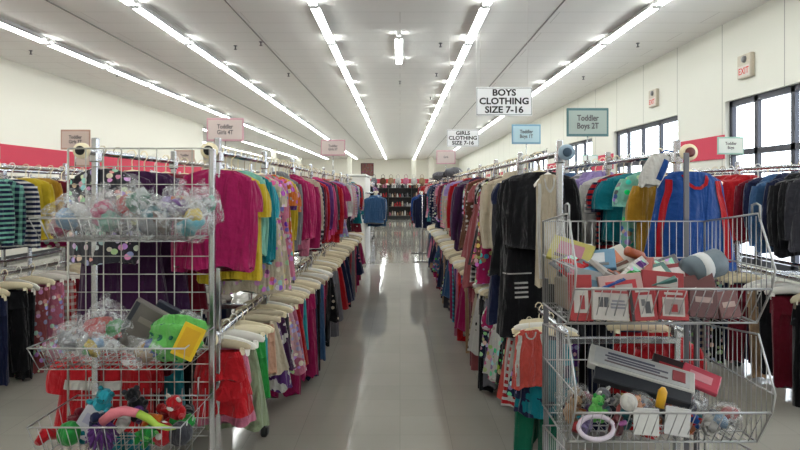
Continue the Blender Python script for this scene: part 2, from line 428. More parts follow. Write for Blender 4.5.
# sprinklers
def sprinkler(x, y_, lb):
    t = tag(MB().tube([(0,0,0), (0,0,-.06)], .012, 8).lathe([(.035,-.008),(.035,0)], seg=12).lathe([(.028,-.075),(.030,-.07),(.012,-.06)], seg=12).build('sprinkler_head', M['steel_grey'], None, True, (x, y_, CH)), lb, 'sprinkler', 'sprinkler heads on the ceiling')
for x, y_, lb in ((-7.2, 11.7, 'small sprinkler head beside the nearest lights by left wall'), (-6.6, 14.0, 'second small sprinkler head along the left lights'),
                  (-2.55, 11.0, 'dark sprinkler head beside the seam left of the aisle'), (-3.1, 11.3, 'small pale sprinkler head left of the dark one'),
                  (-2.6, 14.0, 'sprinkler head further back beside the left seam'), (.75, 11.1, 'nearest small sprinkler head right of the single light'),
                  (.85, 14.0, 'second sprinkler head just right of the aisle'), (.9, 17.6, 'third sprinkler head just right of the aisle'),
                  (4.4, 11.1, 'sprinkler head between window lights and right wall, nearest'), (4.4, 14.4, 'sprinkler head between window lights and right wall, farther'),
                  (0.0, 15.0, 'sprinkler head above the aisle behind the single light')):
    sprinkler(x, y_, lb)

# ------------------------------------------------------------------ racks
RU, RL = 1.665, .85
def rack_meshes(gap, L):
    d = {}
    d['rail'] = MB().tube([(0,0,0), (0,L-.02,0)], .0145, 10).mesh('rail', [M['chrome']])
    d['upright'] = MB().box((0,0,.96-.04), (.028,.028,1.62), bev=.004).box((0,0,RU-.02), (.04,.05,.05), bev=.006).box((0,0,RL-.02), (.04,.05,.05), bev=.006).mesh('upright', [M['chrome']], False)
    d['base'] = MB().box((0,0,0), (gap+.03,.03,.03), bev=.004).mesh('base_bar', [M['chrome']], False)
    d['wheel'] = MB().lathe([(.012,-.018),(.034,-.016),(.040,-.010),(.040,.010),(.034,.016),(.012,.018)], axis='X').mesh('wheel', [M['rubber']])
    d['fork'] = MB().box((0,0,.068), (.05,.05,.012), bev=.003).box((.023,0,.045), (.004,.03,.05)).box((-.023,0,.045), (.004,.03,.05)).mesh('caster_fork', [M['steel_grey']], False)
    return d
RM = rack_meshes(.55, 1.86)
def rack(x1, gap, y0, label, group, sgn, lower=True, both=True):
    """x1: aisle side rail; the other rail lies sgn*gap further from the aisle"""
    t = thing('clothes_rack', label, 'clothes rack', (x1, y0, 0), 0, group)
    xs = (0, sgn*gap)
    for x in xs:
        link('upper_rail', RM['rail'], t, (x, 0, RU))
        if lower: link('lower_rail', RM['rail'], t, (x, 0, RL))
        for yy in (.10, 1.03):
            link('upright', RM['upright'], t, (x, yy, 0))
            c = link('caster', RM['fork'], t, (x, yy, 0)); link('wheel', RM['wheel'], c, (0, 0, .041))
    for yy in (.10, 1.03):
        link('base_bar', RM['base'], t, (sgn*gap/2, yy, .12)); link('cross_bar', RM['base'], t, (sgn*gap/2, yy, RL-.06))
    return t
def endcap(t, x, z, outer, inner, r=.036):
    c = MB().lathe([(r*.6,-.03),(r,-.026),(r,-.008),(r*.6,-.002)], axis='Y', seg=24).build('end_ring', outer, t, True, (x, 0, z))
    MB().lathe([(r*.45,-.038),(r*.58,-.036),(r*.58,-.02),(r*.45,-.018)], axis='Y', seg=18).build('end_cap', inner, c)
L1, L1B, R1, R1B = -.82, -1.37, .75, 1.30
L2, L2B, R2, R2B = -3.0, -3.55, 2.85, 3.42
L3, L3B = -5.3, -5.85
for i in range(7):
    r_ = rack(L1, .55, 2.60+1.87*i+(3.9 if i > 3 else 0), 'chrome double-tier clothes rack left of the aisle, %s from the camera' % ordn(i+1), 'racks left of the aisle', -1)
    if i == 0:
        endcap(r_, 0, RU, M['plastic_cream'], M['rubber']); endcap(r_, -.55, RU, M['plastic_cream'], M['rubber'], .034)
        endcap(r_, 0, RL, M['plastic_cream'], M['rubber'])
    r_ = rack(R1, .55, 2.72+1.87*i, 'chrome double-tier clothes rack right of the aisle, %s from the camera' % ordn(i+1), 'racks right of the aisle', 1)
    if i == 0:
        endcap(r_, 0, RU, cm((.60,.70,.78), .4), cm((.20,.32,.42), .4)); endcap(r_, .55, RU, M['plastic_cream'], cm((.48,.22,.22), .4), .038)
for i in range(6):
    rack(L2, .55, 3.4+1.87*i, 'clothes rack of the second line left of the aisle, %s from the camera' % ordn(i+1), 'second line of racks on the left', -1)
    rack(R2, .55, 3.1+1.87*i, 'clothes rack of the second line right of the aisle, %s from the camera' % ordn(i+1), 'second line of racks on the right', 1)
for i in range(5):
    rack(L3, .55, 6.6+1.87*i, 'clothes rack of the third line on the left, %s from the camera' % ordn(i+1), 'third line of racks on the left', -1)

# ------------------------------------------------------------------ garments (origin: top of the rail, hanging down, facing -Y)
def ripple(seed):
    q = random.Random(seed)
    k = [(q.randint(3, 5), q.uniform(0, 6), 1), (q.randint(6, 9), q.uniform(0, 6), .6), (q.randint(10, 14), q.uniform(0, 6), .25)]
    return lambda a, t: sum(w*math.sin(n*a+p+1.3*t) for n, p, w in k)
def shell(mb, rings, seg, seed, amp0, amp1, mi=0, cx=0.0, hemwave=.008, zref=None):
    """rings: (z, halfwidth, halfthick, xoff)"""
    rp = ripple(seed); n = len(rings); vs = []; z0 = rings[0][0]; z1 = rings[-1][0]
    q = random.Random(seed+5); bend = q.uniform(-.015, .015)
    for z, a, b, xo in rings:
        t = (z0-z)/max(1e-6, z0-z1); am = amp0+(amp1-amp0)*t
        for k in range(seg):
            th = 2*PI*k/seg; c, s = math.cos(th), math.sin(th)
            ex = math.copysign(abs(c)**.8, c); ey = math.copysign(abs(s)**.9, s)
            r = rp(th, t)*am
            vs.append((cx+xo+ex*(a+r*.35), ey*(b+abs(r)*.0)+r*s*1.0+bend*t, z+(hemwave*rp(th+1, 0) if t > .98 else 0)))
    fs = []
    for i in range(n-1):
        for k in range(seg):
            k2 = (k+1) % seg; fs.append((i*seg+k, (i+1)*seg+k, (i+1)*seg+k2, i*seg+k2))
    fs.append(tuple((n-1)*seg+k for k in range(seg)))
    mb.add(vs, fs, mi)
def lerp(a, b, t): return a+(b-a)*t
def body_rings(ws, wh, L, th, ts=.035):
    r = [(-.078, .050, .030, 0), (-.084, .075, .034, 0), (-.098, ws*.70, ts, 0), (-.114, ws*.93, ts+.004, 0), (-.145, ws, ts+.008, 0)]
    for k in range(1, 8):
        t = k/7; r.append((-.150-(L-.065)*t, lerp(ws*.98, wh, t**1.1), lerp(ts+.012, th, t), 0))
    return r
def sleeve(mb, side, ws, L, seed, r0=.058, r1=.042, mi=0, spread=.035):
    q = random.Random(seed); n = 7 if L > .25 else 4; rings = []
    for k in range(n+1):
        t = k/n
        rings.append((-.128-L*t-(.01 if k else 0), lerp(r0, r1, t)*(1 if k else .8), lerp(r0*.75, r1*.7, t), side*(ws-.035+spread*min(1, t*1.6)*(1-.35*t))))
    shell(mb, rings, 14, seed, .004, .010, mi, hemwave=0)
def hanger(mb, mi=0, w=.175, bar=False, clips=False):
    hk = [(0,0,-.085), (0,0,-.045), (.004,0,-.030), (.018,0,-.014), (.020,0,.004), (.010,0,.019), (-.006,0,.020), (-.017,0,.009), (-.019,0,-.004)]
    mb.tube(hk, .0032, 6, mi)
    if clips:
        mb.tube([(-w,0,-.112), (-w*.85,0,-.104), (-w*.5,0,-.094), (0,0,-.086), (w*.5,0,-.094), (w*.85,0,-.104), (w,0,-.112)], [.012,.020,.025,.029,.025,.020,.012], 8, mi, .38)
        for sx in (-1, 1): mb.box((sx*w*.72, 0, -.134), (.026,.022,.045), mi=mi, bev=.004)
    else:
        mb.tube([(-w,0,-.128), (-w*.75,0,-.112), (-w*.3,0,-.090), (0,0,-.080), (w*.3,0,-.090), (w*.75,0,-.112), (w,0,-.128)], [.008,.011,.013,.015,.013,.011,.008], 6, mi, .6)
        if bar: mb.tube([(-w,0,-.128), (-w*.9,0,-.150), (w*.9,0,-.150), (w,0,-.128)], .0045, 5, mi)

from mathutils.bvhtree import BVHTree
def drape(src, path, hw, off=.004, n=10, closed=False):
    """a strip of cloth lying on the front surface of src along path [(x, z)]"""
    bv = BVHTree.FromPolygons(src.v, src.f); pts = []
    for (x0, z0), (x1, z1) in zip(path, path[1:]):
        for k in range(n): pts.append((lerp(x0, x1, k/n), lerp(z0, z1, k/n)))
    pts.append(path[-1]); mb = MB(); rows_ = []
    for i, (x, z) in enumerate(pts):
        a, b = pts[max(0, i-1)], pts[min(len(pts)-1, i+1)]; dx, dz = b[0]-a[0], b[1]-a[1]; l = math.hypot(dx, dz) or 1
        r_ = []
        for sgn in (-1, -.33, .33, 1):
            px, pz = x-dz/l*hw*sgn, z+dx/l*hw*sgn
            h_ = bv.ray_cast(Vector((px, -1, pz)), Vector((0, 1, 0)))[0]
            for sh in (.94, .88):
                if h_ is None: px *= sh; h_ = bv.ray_cast(Vector((px, -1, pz)), Vector((0, 1, 0)))[0]
            if h_ is None: r_ = None; break
            r_.append((px, h_.y-off, pz))
        rows_.append(r_)
    for a, b in zip(rows_, rows_[1:]):
        if a and b: mb.add(a+b, [(0,1,5,4),(1,2,6,5),(2,3,7,6)])
    return mb
KINDS = {  # name: (object name, label noun, category)
 'tee': ('t_shirt', 't-shirt', 'shirt'), 'long': ('long_sleeved_shirt', 'long-sleeved shirt', 'shirt'), 'dress': ('dress', 'dress', 'dress'),
 'jacket': ('jacket', 'jacket', 'jacket'), 'tank': ('tank_top', 'tank top', 'shirt'), 'pants': ('trousers', 'trousers', 'trousers'),
 'skirt': ('skirt', 'skirt', 'skirt'), 'tutu': ('tutu_skirt', 'ruffled tulle skirt', 'skirt'), 'shorts': ('shorts', 'shorts', 'shorts'), 'gown': ('long_dress', 'long dress', 'dress')}
def g_parts(kind, v):
    """-> list of (partname, MB) for cloth, plus hanger"""
    sd = hash((kind, v)) if False else sum(ord(c) for c in kind)*31+v*7; q = random.Random(sd); P = []
    clips = kind in ('pants', 'skirt', 'tutu', 'shorts')
    if kind in ('tee', 'long', 'tank'):
        ws = .155+q.uniform(-.02,.02); L = .43+q.uniform(-.08,.11)
        b = MB(); shell(b, body_rings(ws if kind != 'tank' else ws*.78, ws+.015, L, .052), 40, sd, .005, .019); P.append(('shirt_body', b))
        if kind == 'tank':
            P.append(('collar', drape(b, [(-.045,-.095),(-.035,-.135),(-.012,-.155),(.012,-.155),(.035,-.135),(.045,-.095)], .007, n=4)))
            for sx in (-1, 1):
                P.append(('side_trim', drape(b, [(sx*ws*.60,-.118),(sx*ws*.62,-.17),(sx*ws*.72,-.24),(sx*ws*.80,-.35),(sx*ws*.82,-.145-L+.09)], .013, n=6)))
        elif v == 1:
            P.append(('chest_print', drape(b, [(-.05,-.25),(.05,-.25)], .035, n=8)))
        elif v == 2 and kind == 'tee':
            P.append(('chest_stripe', drape(b, [(-ws*.8,-.24),(ws*.8,-.24)], .022, n=14)))
        for sx in (-1, 1):
            if kind == 'tank': break
            s_ = MB(); sleeve(s_, sx, ws, .15 if kind == 'tee' else .40+q.uniform(-.03,.05), sd+sx, .064 if kind == 'tee' else .052, .066 if kind == 'tee' else .036); P.append(('sleeve', s_))
        if kind != 'tank':
            c = MB(); c.tube([(math.cos(a)*.060, math.sin(a)*.036, -.090-.012*(math.sin(a) < 0)*abs(math.sin(a))) for a in [2*PI*i/16 for i in range(17)]], .006, 6, caps=False); P.append(('collar', c))
    elif kind == 'jacket':
        ws = .165+q.uniform(-.01,.02); L = .50+q.uniform(-.04,.08)
        b = MB(); shell(b, body_rings(ws, ws+.01, L, .075, .045), 40, sd, .005, .016); P.append(('jacket_body', b))
        for sx in (-1, 1):
            s_ = MB(); sleeve(s_, sx, ws, .43, sd+sx, .064, .048); P.append(('sleeve', s_))
        z = drape(b, [(0,-.12),(0,-.15-L+.09)], .007, n=24); P.append(('zip', z))
        h = MB(); h.blob((0, .02, -.10), (.10,.055,.06), .06, sd, 16, 8); P.append(('hood', h))
    elif kind in ('dress', 'gown'):
        ws = .14+q.uniform(-.015,.02); L = (.62 if kind == 'dress' else .86)+q.uniform(-.05,.06)
        b = MB(); r = body_rings(ws, ws*1.05, .26, .045); z0 = r[-1][0]
        for k in range(1, 7):
            t = k/6; r.append((z0-(L-.26)*t, lerp(ws*1.05, ws+.075, t**.7), lerp(.05, .085, t), 0))
        shell(b, r, 44, sd, .004, .028); P.append(('dress_body', b))
        for sx in (-1, 1):
            s_ = MB(); sleeve(s_, sx, ws, .12 if v % 2 else .36, sd+sx, .055, .055 if v % 2 else .036); P.append(('sleeve', s_))
        c = MB(); c.tube([(math.cos(a)*(ws+.004), math.sin(a)*.050, z0+.02) for a in [2*PI*i/20 for i in range(21)]], .008, 6, caps=False); P.append(('waistband', c))
    elif kind in ('skirt', 'tutu'):
        L = .36+q.uniform(-.04,.04); w0 = .115
        tiers = 1 if kind == 'skirt' else 3
        for k in range(tiers):
            b = MB(); za = -.125-L*k/tiers*.82; zb = za-L/tiers*1.05-.02
            r = [(lerp(za, zb, i/6), lerp(w0+k*.014, w0+.02+k*.014+(.05 if tiers == 1 else .012), (i/6)**.8), lerp(.035+.012*k, .075+.012*k, i/6), 0) for i in range(7)]
            shell(b, r, 44, sd+k, .003, .022 if kind == 'skirt' else .018); P.append(('skirt_panel' if tiers == 1 else 'ruffle', b))
        b = MB(); shell(b, [(-.118, w0, .032, 0), (-.150, w0+.006, .036, 0)], 28, sd, .001, .002, hemwave=0); P.append(('waistband', b))
    elif kind in ('pants', 'shorts'):
        L = (.56 if kind == 'pants' else .28)+q.uniform(-.05,.05); w0 = .13
        for sx in (-1, 1):
            b = MB(); zt = -.13
            r = [(zt-L*t, lerp(.070, .056 if kind == 'pants' else .076, t), lerp(.040, .045, t), sx*lerp(.060, .070, t)) for t in [i/8 for i in range(9)]]
            shell(b, r, 20, sd+sx, .003, .009); P.append(('trouser_leg', b))
        b = MB(); shell(b, [(-.118, w0, .038, 0), (-.16, w0+.003, .046, 0), (-.23, w0+.004, .052, 0)], 28, sd, .001, .003, hemwave=0); P.append(('waistband', b))
    for n_, b_ in P:
        b_.v = [(x_, y_, z_-(.014 if clips else .022)) for x_, y_, z_ in b_.v]
    h = MB(); hanger(h, 0, .135 if not clips else .165, v % 2 == 0, clips)
    if not clips: h.v = [(x_, y_, z_-.022 if z_ < -.06 else z_) for x_, y_, z_ in h.v]
    P.append(('hanger', h))
    return P
_gm = {}
NV = 4
def g_mesh(kind, v, lod):
    key = (kind, v, lod)
    if key in _gm: return _gm[key]
    P = g_parts(kind, v)
    if lod: _gm[key] = [(n, b.mesh(n, [None])) for n, b in P]
    else:
        al = MB()
        for n, b in P:
            if n not in ('chest_print', 'zip', 'chest_stripe', 'side_trim'): al.add(b.v, b.f, 1 if n == 'hanger' else 0)
        _gm[key] = al.mesh(KINDS[kind][0], [None, None])
    return _gm[key]
def setm(o, i, m_): o.material_slots[i].link = 'OBJECT'; o.material_slots[i].material = m_
HANG = [M['plastic_cream'], M['plastic_cream'], M['white_plastic'], cm((.84,.78,.66), .45, 'hanger')]
GCOUNT = {}
def parse(spec):
    """'magenta/white striped long'  ->  color, c2, pattern, kind"""
    w = spec.split(' '); kind = w[-1]; pat = 'plain'
    if len(w) > 1 and w[-2] in ('striped', 'plaid', 'dotted', 'floral', 'tie-dyed'): pat = w[-2]; w = w[:-1]
    c = ' '.join(w[:-1]).split('/')
    return c[0], (c[1] if len(c) > 1 else 'white'), pat, kind
def fill(specs_near, x, z, y0, y1, step, where, group, pal, kinds, seed, hi=7.0, face=0, sz=(.92, 1.12), rot=.45, grow=.004, extra=None, pats=.3, xoff=0.0, g0=1.0, g1=1.15):
    q = random.Random(seed); items = []; y = y0; i = 0
    while y < y1:
        if i < len(specs_near):
            e = specs_near[i]; dy = step
            if isinstance(e, tuple): e, dy = e[0], e[1]
            sp = parse(e)
        else:
            c = q.choice(pal); pat = 'plain' if q.random() > pats else q.choice(['striped', 'floral', 'dotted', 'plaid', 'floral'])
            c2 = q.choice(['white', 'pink', 'black', 'cream', 'turquoise', 'navy']); c2 = 'white' if c2 == c else c2
            sp = (c, c2, pat, q.choice(kinds)); dy = step*(1+grow*0)*(1+max(0, y-5)*grow)*q.uniform(.75, 1.3)
        items.append((sp, y)); y += dy; i += 1
    def short(s): return (s[0]+' '+(s[2]+' ' if s[2] != 'plain' else '')+KINDS[s[3]][1])
    for i, (s, y) in enumerate(items):
        color, c2, pat, kind = s; v = q.randint(0, NV-1); lod = y < hi
        desc = short(s)
        prev = items[i-1][0] if i else None; nxt = items[i+1][0] if i+1 < len(items) else None
        if prev is None: lab = '%s, nearest on the %s' % (desc, where)
        else: lab = '%s between %s and %s %s, %s' % (desc, prev[0], nxt[0] if nxt else 'plain', KINDS[nxt[3]][1].split(' ')[-1] if nxt else 'end', where)
        if prev is None or nxt is None or lab in LABELS or len(lab.split()) > 16: lab = '%s, %s from near end, %s' % (desc, ordn(i+1), where)
        if prev is None: lab = '%s, nearest on the %s' % (desc, where)
        nm = KINDS[kind][0]; cmt = cloth(color, pat, c2); hm = q.choice(HANG)
        loc = (x+xoff*q.uniform(-1, 1)*.02, y, z+.018-.003); rz = face+q.uniform(-rot, rot)
        gr = min(1, max(0, (y-3.0)/3.2)); sx = q.uniform(*sz)*lerp(g0, g1, gr); sz_ = lerp(g0, g1, gr) if kind in ('pants', 'skirt', 'shorts', 'tutu') else 1
        if kind == 'pants': sz_ *= 1.12
        if lod:
            t = link(nm, None, None, loc, (0, 0, rz))
            for n, me in g_mesh(kind, v, True):
                o = link(n, me, t); mm = hm if n == 'hanger' else cmt
                if n in ('side_trim', 'chest_print', 'chest_stripe') or (n == 'collar' and kind == 'tank'): mm = cloth('red' if color == 'blue' else c2)
                if n == 'zip': mm = M['steel_grey']
                if n == 'waistband' and kind in ('dress', 'gown') and pat == 'plain': mm = cmt
                setm(o, 0, mm)
        else:
            t = link(nm, g_mesh(kind, v, False), None, loc, (0, 0, rz)); setm(t, 0, cmt); setm(t, 1, hm)
        t.scale = (sx, sx*q.uniform(.8, 1.0), sz_*q.uniform(.86, 1.10)); t.rotation_euler.y = q.uniform(-.05, .05)
        tag(t, lab, KINDS[kind][2], group)
    return items
girls = ['magenta','hot pink','pink','pale pink','maroon','red','lilac','purple','plum','white','black','grey','teal','cream','magenta','navy','coral','denim blue']
boys = ['navy','blue','grey','charcoal','black','red','dark green','white','denim blue','olive','navy','maroon','tan']
bott = ['navy','denim blue','black','charcoal','magenta','purple','tan','navy','black','pink','maroon','red','grey']
GU = 'upper rail left of aisle'; GL = 'lower rail left of aisle'
near_LU = [('magenta long', .10), ('magenta tee', .10), ('yellow tee', .12), ('mint long', .12), ('teal long', .12), ('turquoise tee', .12), ('cream/pink floral dress', .13),
  ('pink/purple floral dress', .12), ('orange/pink floral tee', .1), ('purple tee', .1), ('yellow long', .12), ('orange/yellow floral tee', .1), ('grey jacket', .14), ('magenta long', .1), ('pink long', .12),
  ('hot pink long', .12), ('magenta jacket', .14), ('cream long', .1), ('charcoal long', .12), ('black/white striped long', .12), ('navy long', .12), ('maroon jacket', .14), ('magenta long', .12), ('red long', .12), ('purple long', .12),
  ('hot pink jacket', .14), ('magenta long', .12), ('charcoal long', .12), ('black/white floral long', .12), ('maroon long', .12), ('red jacket', .15)]
fill(near_LU, L1, RU, 2.72, 10.0, .125, GU, 'garments on the upper rail left of the aisle', girls, ['long','long','jacket','tee','dress'], 11, face=.15, g0=.86, pats=.42)
fill(['denim blue jacket','white jacket','navy jacket','denim blue jacket','denim blue jacket','light blue jacket'], -.50, 1.42, 11.6, 13.5, .15, 'low rail beside white stand', 'jackets on the low rail of the white stand', ['navy','denim blue','blue'], ['jacket'], 12, sz=(.95,1.05), hi=1, g0=1, g1=1.05)
near_LL = [('red tutu', .10), ('pink tutu', .12), ('sage skirt', .10), ('green shorts', .10), ('turquoise shorts', .12), ('peach shorts', .12), ('cream skirt', .10), ('purple/white tie-dyed skirt', .12), ('plum/white tie-dyed skirt', .12), ('charcoal shorts', .1),
  ('pale pink/white floral skirt', .14), ('pink/white floral skirt', .14), ('red skirt', .12), ('magenta pants', .12), ('turquoise shorts', .12), ('magenta pants', .12), ('magenta pants', .12), ('navy pants', .12), ('navy pants', .12), ('black pants', .12), ('denim blue pants', .12), ('black pants', .12)]
fill(near_LL, L1, RL, 2.74, 10.0, .13, GL, 'garments on the lower rail left of the aisle', bott, ['pants','pants','pants','skirt'], 13, face=.1, pats=.12, sz=(.95,1.1), rot=.25, g0=.88, g1=1.28)
near_RU = [('black long', .08), ('black gown', .10), ('black dress', .12), ('navy gown', .10), ('charcoal long', .10), ('cream long', .12), ('cream jacket', .13), ('brown/orange floral long', .12), ('magenta/green floral dress', .12),
  ('brown/orange floral dress', .12), ('black dress', .12), ('black/white plaid gown', .14), ('dusty rose gown', .14), ('dusty rose gown', .12), ('dusty rose dress', .12), ('brown/white dotted dress', .12), ('magenta long', .12), ('red long', .12), ('charcoal/white floral long', .12), ('plum jacket', .14),
  ('grey long', .12), ('lilac long', .12), ('purple long', .12), ('navy long', .12), ('red long', .14), ('red jacket', .14), ('maroon long', .12)]
fill([('cream tank', .22)], R1-.02, RU, 2.98, 3.0, .2, 'upper rail right of aisle', 'garments on the upper rail right of the aisle', girls, ['tank'], 20, face=.1, sz=(.55,.56), rot=.02)
fill(near_RU, R1, RU, 3.24, 13.6, .13, 'upper rail right of aisle', 'garments on the upper rail right of the aisle', girls+['red','navy','dusty rose','black'], ['long','dress','jacket','long','tee'], 21, face=-.15, g0=1.1, pats=.42)
fill(['red jacket','red jacket','blue jacket'], R1, RU, 13.7, 15.7, .17, 'far end of rack right of aisle', 'jackets at the far end of the right rack', ['red','blue','navy'], ['jacket'], 22, sz=(1.1,1.2))
fill(['navy jacket','blue jacket','navy jacket','blue jacket','blue jacket','maroon jacket'], .46, 1.42, 12.4, 13.9, .15, 'low rail at aisle end, right', 'jackets on the low rail right of the aisle', ['blue'], ['jacket'], 24, sz=(.8,.9), hi=1)
t = thing('clothes_rail', 'low chrome clothes rail at the far right of the aisle', 'clothes rail', (.46, 12.3, 0))
MB().tube([(0,0,0),(0,0,1.42),(0,1.7,1.42),(0,1.7,0)], .0145, 8).build('rail', M['chrome'], t)
for y_ in (0, 1.7): MB().box((0,y_,.012), (.4,.05,.024)).build('foot', M['chrome'], t, False)
fill([('coral tank', .13)], R1-.12, RL, 2.93, 2.95, .1, 'front corner of the lower rail right of aisle', 'garments on the lower rail right of the aisle', girls, ['tank'], 25, face=.2, sz=(.62,.63), rot=.02)
[setattr(o_, 'scale', (.62, .5, .52)) for o_ in COL.objects if o_.get('label', '').startswith('coral tank top, nearest')]
near_RL = [('teal/navy tie-dyed skirt', .08), ('navy/turquoise floral skirt', .08), ('dark green pants', .08), ('dark green pants', .09), ('red/white striped tank', .09), ('coral tank', .09), ('coral tank', .09), ('black/green floral skirt', .10), ('white/turquoise floral skirt', .12), ('white/pink floral skirt', .12), ('magenta/white floral tee', .12),
  ('magenta/white striped tee', .12), ('navy/white floral skirt', .12), ('grey pants', .10), ('black pants', .12), ('black pants', .12), ('white/black dotted skirt', .12), ('black pants', .12), ('cream/black dotted skirt', .12), ('dusty rose pants', .12), ('maroon pants', .12), ('maroon pants', .12)]
fill(near_RL, R1, RL, 3.0, 12.5, .13, 'lower rail right of aisle', 'garments on the lower rail right of the aisle', bott, ['pants','pants','pants','skirt'], 23, face=-.1, pats=.15, sz=(.95,1.1), rot=.25, g0=.9, g1=1.25)
for t in [o_ for o_ in COL.objects if o_.name.startswith('long_dress') and o_.get('label', '').startswith('black') and abs(o_.location.x-R1) < .01][:1]:
    bd = [c_ for c_ in t.children if c_.name.startswith('dress_body')][0]; src = MB(); src.v = [tuple(v_.co) for v_ in bd.data.vertices]; src.f = [tuple(p_.vertices) for p_ in bd.data.polygons]
    for k_, (xa, xb, zz) in enumerate(((-.19,-.04,-.62), (-.13,-.06,-.67), (-.13,-.06,-.695), (-.13,-.06,-.72), (-.13,-.06,-.745))):
        d_ = drape(src, [(xa, zz), (xb, zz)], .0035 if k_ == 0 else .005, n=10)
        if d_.v: d_.build('white_stripe', cloth('white'), t)
# inner rails of the two nearest racks
fill(['charcoal/white floral long','plum gown','plum gown','black/white floral long','plum gown','maroon gown','brown long'], L1B, RU, 2.76, 5.2, .15, 'rail behind the grid panel', 'garments on the inner rail of the left rack', girls, ['long','dress','tee'], 31)
fill(['red tee','red tee','teal pants','maroon tee','turquoise pants','black pants'], L1B, RL, 2.76, 4.4, .16, 'lower rail behind the grid panel', 'garments on the inner lower rail of the left rack', bott+girls, ['pants','skirt'], 32)
near_RB = [('mustard tee', .12), ('mint/teal floral tee', .13), ('teal tee', .12), ('navy tee', .12), ('red/navy striped tee', .12), ('grey/white striped tee', .12), ('white long', .12), ('lilac jacket', .14), ('lilac jacket', .14), ('grey/white striped jacket', .14), ('charcoal long', .12)]
fill([('blue tank', .13)], R1B+.05, RU, 2.80, 2.90, .14, 'rail end behind the wire bins', 'blue tank top', boys, ['tee'], 35, face=.15, sz=(1.28,1.3), rot=.02)
fill(near_RB, R1B, RU, 3.0, 7.0, .14, 'rail behind the wire bins', 'garments on the inner rail of the right rack', boys, ['tee','long','jacket'], 33, face=.1, sz=(.95,1.1), rot=.3)
fill(['red tee','red tee','red shorts','navy shorts','charcoal pants','navy pants'], R1B, RL, 2.9, 5.4, .15, 'lower rail behind the wire bins', 'garments on the inner lower rail of the right rack', bott, ['pants','shorts'], 34)
# second lines
fill(['navy/mint striped long','navy/mint plaid long','navy/white striped long','yellow long','mustard long','maroon long','magenta/white floral tee','red long','navy long','plum long'], L2, RU, 4.3, 12.5, .17, 'upper rail, second rack line left', 'garments on the second rack line on the left', girls, ['long','tee','dress'], 41, hi=6.2, face=.1)
fill(['black pants','black pants','black pants','black pants','navy pants','black pants','black pants','dusty rose/white floral pants','pink/white floral pants','red/white plaid pants'], L2, RL, 3.7, 8.5, .17, 'lower rail, second rack line left', 'trousers on the second rack line on the left', bott, ['pants','pants','shorts'], 42, hi=5.5, face=.1)
fill([], L2B, RU, 3.6, 8.0, .22, 'back rail, second rack line left', 'garments on the back rail of the second left line', girls, ['long','tee'], 43, hi=1)
fill(['charcoal jacket','black jacket','black jacket','navy jacket','denim blue jacket','navy long','maroon long','red jacket','red jacket','red jacket','maroon jacket','pink long','red/grey plaid long','maroon/tan plaid long','red/white plaid long'], R2, RU, 4.0, 12.8, .13, 'upper rail, second rack line right', 'garments on the second rack line on the right', boys, ['long','jacket','jacket','tee'], 51, hi=6.5, face=-.1, sz=(1.0,1.15))
fill(['black pants','black pants','black pants','maroon pants','black pants','tan pants','maroon pants','navy pants'], R2, RL, 3.85, 9.0, .17, 'lower rail, second rack line right', 'trousers on the second rack line on the right', boys, ['pants'], 52, hi=5.8, face=-.1)
fill([], R2B, RU, 4.0, 8.0, .22, 'back rail, second rack line right', 'garments on the back rail of the second right line', boys, ['long','jacket'], 53, hi=1)
fill([], L3, RU, 6.8, 15.5, .22, 'upper rail, third rack line left', 'garments on the third rack line on the left', girls, ['long','tee','dress'], 61, hi=1)

# ------------------------------------------------------------------ wall rail on the left wall
t = thing('wall_rail', 'chrome clothes rail along the left wall under the red band', 'clothes rail', (XL+.35, 8, 0))
MB().tube([(0,0,1.72),(0,15,1.72)], .015, 8).build('rail', M['chrome'], t)
for k in range(6): MB().tube([(0,.2+k*2.9,1.72),(-.345,.2+k*2.9,1.76)], .012, 8).build('bracket', M['chrome'], t)
fill([], XL+.35, 1.72, 8.2, 19, .26, 'rail along the left wall', 'garments on the left wall rail', girls, ['long','dress','tee'], 62, hi=1)

# ------------------------------------------------------------------ sign holders
def card_sign(x, y, zc, w, h, outer, inner, lines, label, zrail=RU, tsz=.045, ink='ink_grey', bold=.0008):
    t = thing('sign_holder', label, 'sign', (x, y, zrail), 0, 'size signs standing on the racks')
    MB().tube([(0,0,.0),(0,0,zc-h/2-zrail)], .004, 8).box((0,0,.012), (.03,.05,.03), bev=.004).build('stem', M['chrome'], t)
    b = MB().box((0,0,zc-zrail), (w,.008,h), bev=.003).build('sign_frame', M[outer], t, False)
    MB().box((0,-.0055,zc-zrail), (w*.90,.003,h*.82)).build('card', M[inner], t, False)
    if lines: text(lines, tsz, (0,-.0082,zc-zrail), (PI/2,0,0), M[ink], t, bold, sx=.8, spacing=.95)
    return t
card_sign(L2, 5.55, 1.957, .275, .185, 'sign_tan', 'sign_tan_in', 'Toddler\nGirls 3T', 'tan framed card sign reading Toddler Girls 3T, above the grid panel')
card_sign(L1B+.06, 4.5, 1.945, .28, .175, 'sign_pink', 'sign_pink_in', 'Toddler\nGirls 4T', 'pink framed card sign reading Toddler Girls 4T beside the grid panel')
card_sign(L1+.05, 6.9, 1.975, .28, .185, 'sign_pink', 'sign_pink_in', 'Toddler\nGirls 5T', 'smaller pink card sign above the magenta shirts left of the aisle', tsz=.04)
card_sign(L2-.05, 8.5, 1.955, .28, .19, 'sign_tan', 'sign_tan_in', 'Toddler\nGirls', 'distant tan card sign seen through the top of the grid panel')
card_sign(L3, 10.0, 1.98, .26, .19, 'sign_tan', 'sign_tan_in', '', 'tiny far tan card sign right of the first sign')
card_sign(R1B-.05, 4.0, 1.945, .28, .19, 'sign_teal', 'sign_teal_in', 'Toddler\nBoys 2T', 'dark teal framed sign reading Toddler Boys 2T, largest of the blue signs', tsz=.055)
